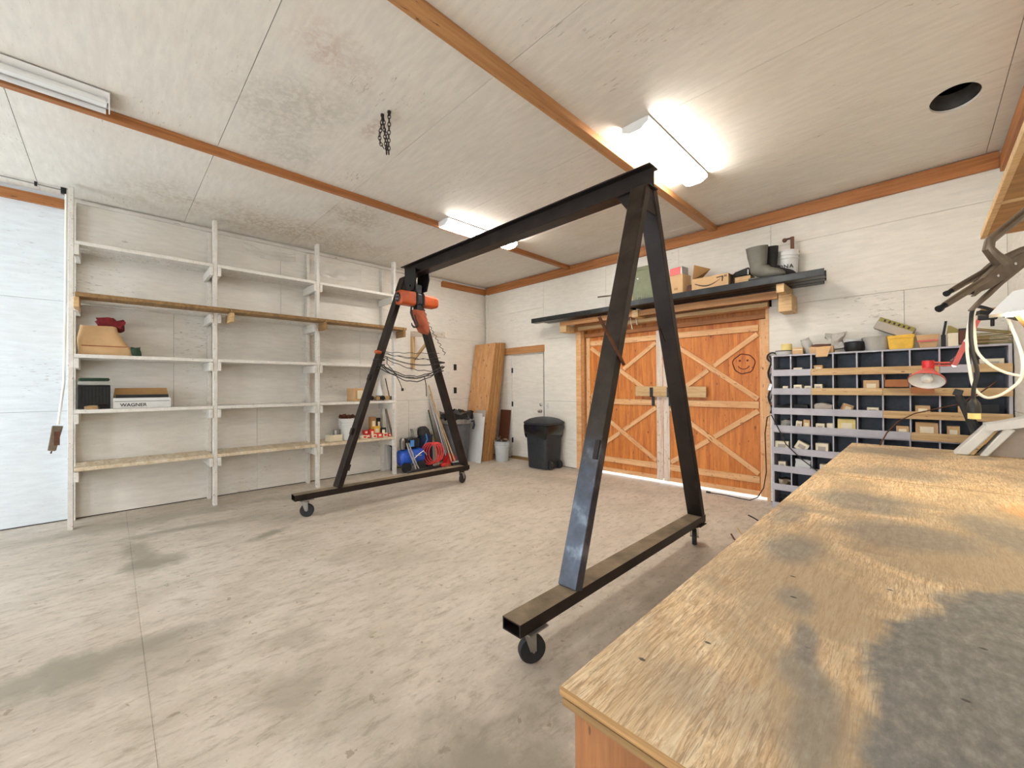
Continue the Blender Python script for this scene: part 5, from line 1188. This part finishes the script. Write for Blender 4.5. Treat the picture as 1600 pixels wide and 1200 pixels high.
# rubber boots: toe to the right
def boot(dx, dy, lab, shadecol):
    t = thing('rubber_boot', lab, 'boot', (-1.25+dx, 5.40+dy, ZS), 'pair of rubber boots')
    b = B(); rings = []
    secs = []   # shaft rings from top down, then foot rings towards the toe
    X0 = -1.325+dx; Y0 = 5.35+dy
    def ring(c, u, v, ru, rv, n=22): return [b.bm.verts.new(Vector(c)+Vector(u)*ru*math.cos(2*PI*k/n)+Vector(v)*rv*math.sin(2*PI*k/n)) for k in range(n)]
    for z, rx, ry, ox in ((.385, .116, .056, -.006), (.375, .114, .055, -.004), (.28, .104, .053, .0), (.20, .092, .052, .006), (.15, .086, .052, .008)):
        rings.append(ring((X0+ox, Y0, ZS+z), (1, 0, 0), (0, 1, 0), rx, ry))
    for x, z, rl, rv, ang in ((.02, .125, .098, .056, .35), (.06, .095, .085, .052, .75), (.10, .072, .068, .052, 1.1), (.16, .060, .056, .054, 1.40), (.21, .050, .046, .052, 1.5), (.25, .040, .034, .042, 1.57), (.272, .034, .014, .020, 1.57)):
        u = Vector((math.cos(ang), 0, math.sin(ang))) ; rings.append(ring((X0+x, Y0, ZS+z), u, (0, 1, 0), rl, rv))
    for A, Q in zip(rings, rings[1:]):
        for k in range(22): b.bm.faces.new((A[k], A[(k+1) % 22], Q[(k+1) % 22], Q[k]))
    b.bm.faces.new(rings[-1]); 
    for v in b.bm.verts: v.co.z = max(v.co.z, ZS+.012)
    obj('upper', b, shadecol, t)
    obj('lining', B().lathe([(1.0, ZS+.384), (.93, ZS+.386), (.90, ZS+.30), (.0001, ZS+.30)][0:], (X0-.003, Y0, 0), 22, sq=(.110, .051, 2)), 'boot_dark', t)
    obj('sole', B().prism([(X0-.085, Y0-.045), (X0+.0, Y0-.05), (X0+.16, Y0-.055), (X0+.25, Y0-.045), (X0+.285, Y0), (X0+.25, Y0+.045), (X0+.16, Y0+.055), (X0, Y0+.05), (X0-.085, Y0+.045)], 2, ZS, ZS+.016), 'rubber', t)
    obj('heel', B().box(X0-.085, X0+.03, Y0-.045, Y0+.045, ZS+.001, ZS+.03), shadecol, t, bevel=.006)
    return t
boot(0, -.035, 'grey green rubber boot, front one of the pair on the rail', 'boot')
boot(.075, .078, 'dark rubber boot, rear one of the pair beside white bucket', 'boot_dark')
t = thing('bucket', 'white bucket with black lettering above barn doors behind boots', 'bucket', (-1.09, 5.595, ZS))
bucket(t, -1.09, 5.595, ZS, .113, .335, 'white_plastic')
# lettering wraps round the front of the pail
for ch, a in (('R', -1.05), ('O', -.58), ('N', -.08), ('A', .42)):
    rr = .113; a -= .05
    text('letter', ch, .062, 'ink', (-1.09+rr*math.sin(a), 5.595-rr*math.cos(a), ZS+.125), (PI/2-.06, 0, a+.2), t, bold=.001)
tag(obj('caulk_gun', B().box(-1.055, -1.02, 5.58, 5.60, ZS+.10, ZS+.50).box(-1.10, -1.045, 5.582, 5.598, ZS+.475, ZS+.495).lathe([(.020, 5.545), (.024, 5.555), (.024, 5.57), (.02, 5.58)], (-1.11, .02, ZS+.475), 14, axis=1), 'rust', bevel=.002), 'rusty clamp head sticking up out of lettered bucket', 'clamp')
tag(obj('steel_rod', B().cyl((-3.66, 5.58, 2.86), (-2.98, 5.50, 2.80), .011, seg=8), 'tool_steel'), 'thin rod poking out left behind gantry leg above barn doors', 'rod')

# ------------------------------------------------------------------ cords and pulleys between door and cabinet
t = thing('strap_bundle', 'dark straps and hooks hanging between barn doors and cabinet', 'straps', (-1.26, 5.70, 1.05))
for x, y0, sd in ((-1.30, 5.69, 0), (-1.25, 5.69, 2), (-1.275, 5.67, 5)):
    obj('strap', B().tube([(x+.018*math.sin(i*1.1+sd), y0, 1.78-i*.05) for i in range(15)], .011 if sd < 5 else .007, 6), 'black_cord', t)
for z in (1.62, 1.40, 1.22): obj('buckle', B().obox((-1.28+random.uniform(-.03, .03), 5.665, z), .03, .015, .08, (0, .3, 0)), 'chrome' if z == 1.40 else 'cardboard_dark', t)
obj('top_loop', B().ring((-1.27, 5.69, 1.76), .055, .009, 18, 6, (PI/2, 0, 0)), 'black_cord', t)
t = thing('extension_cord', 'thin dark cord looping down beside barn door to floor', 'cord', (-1.35, 5.6, 0))
obj('cord', B().tube([(-.80, 5.385, .50), (-.95, 5.385, .62), (-1.08, 5.385, .76), (-1.17, 5.38, .98), (-1.22, 5.39, 1.08), (-1.27, 5.43, 1.05), (-1.315, 5.52, .85), (-1.33, 5.60, .62), (-1.33, 5.62, .38), (-1.36, 5.62, .18), (-1.42, 5.60, .06), (-1.50, 5.58, .012), (-1.62, 5.60, .010), (-1.80, 5.64, .010), (-1.98, 5.62, .010)], .006, 6), 'black_cord', t)
obj('plug', B().obox((-2.0, 5.62, .014), .05, .025, .022), 'black_cord', t)
t = thing('whip_antenna', 'thin bent wire arching up from far end of workbench', 'wire', (-.25, 4.73, .90))
obj('wire', B().tube([(-.26, 4.70, .90), (-.22, 4.78, 1.0), (-.15, 4.86, 1.10), (-.05, 4.92, 1.17), (.10, 4.95, 1.22), (.22, 4.97, 1.26), (.33, 5.0, 1.35), (.42, 5.05, 1.44)], .005, 6), 'rust', t)

# wire ends sticking out past the front edge of the bench
for p, q, r_, m_ in (((-.448, 1.83, .875), (-.480, 1.845, .885), (-.505, 1.855, .890), 'black_cord'), ((-.448, 1.62, .875), (-.468, 1.63, .885), (-.482, 1.64, .897), 'brass'), ((-.448, 1.54, .875), (-.468, 1.55, .885), (-.480, 1.56, .896), 'rust')):
    tag(obj('wire_end', B().tube([p, q, r_], .003, 6), m_), {'black_cord': 'black', 'brass': 'brassy', 'rust': 'rusty'}[m_]+' wire end poking out past front edge of bench', 'wire')

# ------------------------------------------------------------------ right hand wall: upper shelf, clamps, lamps, cords
t = thing('upper_shelf', 'plywood shelf high on right wall, seen from below', 'shelf', (.4, 2.2, 2.24))
obj('board', B().box(.262, XR-.004, -.6, 3.50, 2.245, 2.265), 'shelf_ply', t, bevel=.001)
obj('edge_strip', B().box(.240, .262, -.6, 3.50, 2.238, 2.275), 'pine', t, bevel=.002)
obj('end_board', B().box(.262, XR-.004, 2.86, 2.875, 2.235, 2.245), 'pine', t)
board('strut', (.32, 3.02, 1.80), (.53, 3.02, 1.35), .06, .09, 'shelf_ply', t)
# locking clamps hooked over a wire under the shelf
def clampset(P0, dirv, upv, L, lab, jaws):
    """locking C clamp: thin jaws at the lower left, body rising to the right"""
    t = thing('locking_clamp', lab, 'clamp', P0)
    d = Vector(dirv).normalized(); u = Vector(upv); u = (u-d*u.dot(d)).normalized(); n = d.cross(u)
    P = lambda a, c, e=0: Vector(P0)+d*a*L+u*c*L+n*e*L
    def plate(name, pts, w_, m='tool_steel'):
        b = B(); A = [b.bm.verts.new(P(a, c, -w_)) for a, c in pts]; Q = [b.bm.verts.new(P(a, c, w_)) for a, c in pts]
        b.bm.faces.new(A[::-1]); b.bm.faces.new(Q)
        for i in range(len(A)): b.bm.faces.new((A[i], A[(i+1) % len(A)], Q[(i+1) % len(A)], Q[i]))
        return obj(name, b, m, t, bevel=.0015)
    obj('fixed_bar', B().tube([P(.00, .0), P(.18, .01), P(.45, .02), P(.62, .03)], [.034*L, .038*L, .042*L, .045*L], 10), 'tool_steel', t)
    obj('screw_tip', B().cyl(P(-.06, -.005), P(.0, 0), .030*L, seg=10).cyl(P(-.085, -.005), P(-.06, -.005), .038*L, seg=12), 'black_metal', t)
    plate('grip', [(.30, -.04), (.50, -.075), (.78, -.06), (1.0, -.01), (1.12, .03), (1.10, .09), (.92, .10), (.72, .11), (.55, .075), (.40, .03)], .035)
    plate('lever', [(.20, -.18), (.22, -.20), (.45, -.16), (.65, -.11), (.95, -.06), (1.15, -.05), (1.15, -.02), (.9, -.03), (.62, -.075), (.42, -.115)], .022)
    for c_, a in ((.62, .01), (.85, .03)): obj('rivet', B().cyl(P(c_, a, -.04), P(c_, a, .042), .016*L, seg=10), 'chrome', t)
    if jaws:
        obj('frame_arm', B().tube([P(.78, .08), P(.74, .20), P(.72, .30), P(.78, .37), P(.95, .40), P(1.25, .45), P(1.6, .52)], [.07*L, .055*L, .05*L, .046*L, .046*L, .046*L, .046*L], 10), 'tool_steel', t)
    return t
clampset((.045, 1.585, 1.632), (.70, .711, .55), (0, 0, 1), .245, 'larger worn steel locking clamp at right under plywood shelf', True)
clampset((.060, 1.66, 1.680), (.70, .711, .50), (0, 0, 1), .215, 'second locking clamp hanging just behind the larger one', False)
tag(obj('hanging_wire', B().tube([(.262, 1.95, 2.24), (.262, 1.94, 2.0), (.255, 1.90, 1.86), (.25, 1.84, 1.80)], .003, 6), 'grey_metal'), 'thin wire holding the locking clamps under plywood shelf', 'wire')

# work lamp with pale reflector on the strut
t = thing('work_lamp', 'lit white reflector work lamp at right under plywood shelf', 'lamp', (.38, 2.98, 1.80))
b = B()
b.hexa([(.225, 2.96, 1.748), (.50, 2.80, 1.748), (.50, 3.05, 1.748), (.235, 3.10, 1.748), (.30, 2.97, 1.85), (.50, 2.86, 1.87), (.50, 3.0, 1.87), (.30, 3.03, 1.85)])
obj('reflector', b, 'white_enamel', t, bevel=.002)
obj('diffuser', B().hexa([(.285, 2.93, 1.742), (.49, 2.815, 1.742), (.49, 3.03, 1.742), (.285, 3.07, 1.742), (.285, 2.93, 1.747), (.49, 2.815, 1.747), (.49, 3.03, 1.747), (.285, 3.07, 1.747)]), 'work_on', t)
obj('clip', B().obox((.22, 3.03, 1.765), .05, .04, .02, (0, .2, .3)), 'black_metal', t)

# swing arm lamp with red shade
t = thing('swing_arm_lamp', 'red swing arm lamp hanging in front of pigeonholes', 'lamp', (.04, 3.9, 1.42))
SA = Vector((.030, 3.9, 1.52))
def tip(b):
    m = Matrix.Translation(SA) @ Euler((-.62, .12, 0)).to_matrix().to_4x4() @ Matrix.Translation(-SA)
    for v in b.bm.verts: v.co = m @ v.co
    return b
obj('shade', tip(B().lathe([(.090, -.096), (.092, -.092), (.087, -.080), (.046, -.028), (.030, -.005), (.026, .0), (.026, .045), (.010, .055), (.004, .05), (.026, -.004), (.042, -.030), (.084, -.082), (.088, -.096)], SA, 32, closed=True)), 'red_faded', t)
obj('shade_lining', tip(B().lathe([(.0875, -.095), (.0835, -.084), (.0415, -.032), (.028, -.012)], SA, 32, closed=True)), 'white_enamel', t)
obj('bulb', tip(B().lathe([(.004, -.105), (.022, -.100), (.030, -.085), (.030, -.070), (.014, -.03)], SA, 16)), 'white_enamel', t)
obj('socket', B().tube([SA+Vector((0, 0, .0)), SA+Vector((0, 0, .06))], .030, 14), 'red_paint', t)
E1 = Vector((.09, 3.92, 1.565)); E2 = Vector((.150, 3.93, 1.545)); E3 = Vector((.205, 3.9, 1.70)); E4 = Vector((.262, 3.9, 1.84))
for o1 in (0, .018): obj('arm', B().tube([SA+Vector((.02, 0, .03+o1)), E1+Vector((0, 0, o1-.02)), E2+Vector((0, 0, o1))], .0065, 6), 'red_faded', t)
obj('arm', B().obox((E2+E3)/2, .028, .014, (E3-E2).length, (0, math.atan2(E3.x-E2.x, E3.z-E2.z), 0)), 'red_faded', t, bevel=.002)
obj('arm', B().obox((E3+E4)/2, .020, .014, (E4-E3).length, (0, math.atan2(E4.x-E3.x, E4.z-E3.z), 0)), 'red_faded', t, bevel=.002)
obj('spring', B().tube([E2+Vector((-.03+.0018*i, .012*math.sin(i*1.4), .01+.0022*i+.006*math.cos(i*1.4))) for i in range(30)], .0028, 5), 'grey_metal', t)
for e in (E2, E3): obj('knob', B().cyl(e+Vector((0, -.02, 0)), e+Vector((0, .02, 0)), .014, seg=12), 'silver', t)
obj('base_clamp', B().obox(E4+Vector((.03, 0, .0)), .08, .05, .035).cyl(E4+Vector((.05, 0, -.06)), E4+Vector((.05, 0, 0)), .010, seg=8), 'black_metal', t, bevel=.003)
board('mount_strip', (E4.x-.0, 3.9, 1.875), (XR-.005, 3.9, 1.875), .03, .09, 'shelf_ply', t)

# white cord loop and black cord with plug
t = thing('white_extension_cord', 'looped white cord hanging at right edge by cabinet', 'cord', (.25, 3.1, 1.5))
W = [(.185, 3.2, 1.80), (.172, 3.2, 1.70), (.168, 3.2, 1.60), (.176, 3.2, 1.50), (.186, 3.2, 1.42), (.205, 3.2, 1.375), (.235, 3.2, 1.35), (.275, 3.2, 1.362), (.315, 3.2, 1.40), (.345, 3.2, 1.45), (.350, 3.2, 1.54), (.335, 3.2, 1.63), (.318, 3.2, 1.70), (.305, 3.2, 1.76), (.30, 3.2, 1.80)]
def smooth(P, n=5):
    P = [Vector(p) for p in P]; R = []
    for i in range(len(P)-1):
        p0, p1, p2, p3 = P[max(i-1, 0)], P[i], P[i+1], P[min(i+2, len(P)-1)]
        for k in range(n):
            u = k/n; R.append(.5*((2*p1)+(p2-p0)*u+(2*p0-5*p1+4*p2-p3)*u*u+(3*p1-p0-3*p2+p3)*u**3))
    return R+[P[-1]]
obj('cord', B().tube(smooth(W), .0065, 8), 'white_cord', t)
obj('cord', B().tube(smooth([(.190, 3.2, 1.82), (.196, 3.2, 1.66), (.205, 3.2, 1.585), (.245, 3.2, 1.52), (.295, 3.2, 1.478), (.345, 3.2, 1.458)]), .0065, 8), 'white_cord', t)
t = thing('black_power_cord', 'black cord with plug hanging in front of pigeonholes', 'cord', (.19, 3.1, 1.3))
obj('cord', B().tube(smooth([(.40, 3.1, 1.70), (.30, 3.1, 1.745), (.225, 3.1, 1.80), (.185, 3.1, 1.80), (.176, 3.1, 1.68), (.182, 3.1, 1.58), (.196, 3.1, 1.48), (.184, 3.1, 1.40), (.182, 3.1, 1.345)]), .0085, 8), 'black_cord', t)
obj('plug', B().lathe([(.012, 1.345), (.016, 1.335), (.022, 1.325), (.025, 1.30), (.025, 1.275), (.012, 1.27)], (.183, 3.1, 0), 14), 'black_cord', t)
obj('plug_face', B().lathe([(.023, 1.274), (.023, 1.245), (.010, 1.243)], (.184, 3.1, 0), 14), 'box_yellow', t)
# dark pry bar like clamp standing at the bench's far end
t = thing('bench_vise_arm', 'dark steel bar leaning at far right end of workbench', 'bar', (.30, 4.62, .90))
obj('bar', B().tube([(.195, 4.68, 1.36), (.205, 4.68, 1.31), (.25, 4.68, 1.18), (.285, 4.68, 1.06), (.31, 4.68, .903)], [.018, .020, .028, .030, .030], 10), 'rubber', t)
obj('cross_head', B().obox((.196, 4.68, 1.355), .05, .035, .05, (0, .3, 0)), 'black_metal', t, bevel=.004)
# white plastic frame lying at the bench end
t = thing('window_sash', 'white moulded window sash propped at far right end of workbench', 'window', (.36, 4.5, .90))
F = [(.165, 4.55, .902), (.345, 4.40, 1.135)]
obj('side_rail', B().hexa([(.16, 4.45, .902), (.235, 4.45, .902), (.235, 4.62, .902), (.16, 4.62, .902), (.325, 4.45, 1.135), (.385, 4.45, 1.12), (.385, 4.62, 1.12), (.325, 4.62, 1.135)]), 'white_plastic', t, bevel=.006)
obj('side_rail', B().hexa([(.285, 4.44, .902), (.325, 4.44, .902), (.325, 4.60, .902), (.285, 4.60, .902), (.405, 4.44, 1.11), (.455, 4.44, 1.10), (.455, 4.60, 1.10), (.405, 4.60, 1.11)]), 'white_plastic', t, bevel=.006)
b = B(); n = 12
for i in range(n):
    x0, x1 = .315+.23*i/n, .315+.23*(i+1)/n; z0, z1 = 1.135+.075*(i/n)**1.3, 1.135+.075*((i+1)/n)**1.3
    b.hexa([(x0, 4.43, z0-.05-.02*i/n), (x1, 4.43, z1-.05-.02*i/n), (x1, 4.63, z1-.05), (x0, 4.63, z0-.05), (x0, 4.43, z0), (x1, 4.43, z1), (x1, 4.63, z1), (x0, 4.63, z0)])
obj('top_moulding', b, 'white_plastic', t)
obj('backing', B().hexa([(.33, 4.52, .902), (.545, 4.52, .902), (.545, 4.53, .902), (.33, 4.53, .902), (.44, 4.52, 1.10), (.545, 4.52, 1.12), (.545, 4.53, 1.12), (.44, 4.53, 1.10)]), 'grey_card', t)
obj('slot_strip', B().hexa([(.235, 4.47, .905), (.260, 4.47, .905), (.260, 4.49, .905), (.235, 4.49, .905), (.355, 4.47, 1.085), (.375, 4.47, 1.085), (.375, 4.49, 1.085), (.355, 4.49, 1.085)]), 'pine', t)
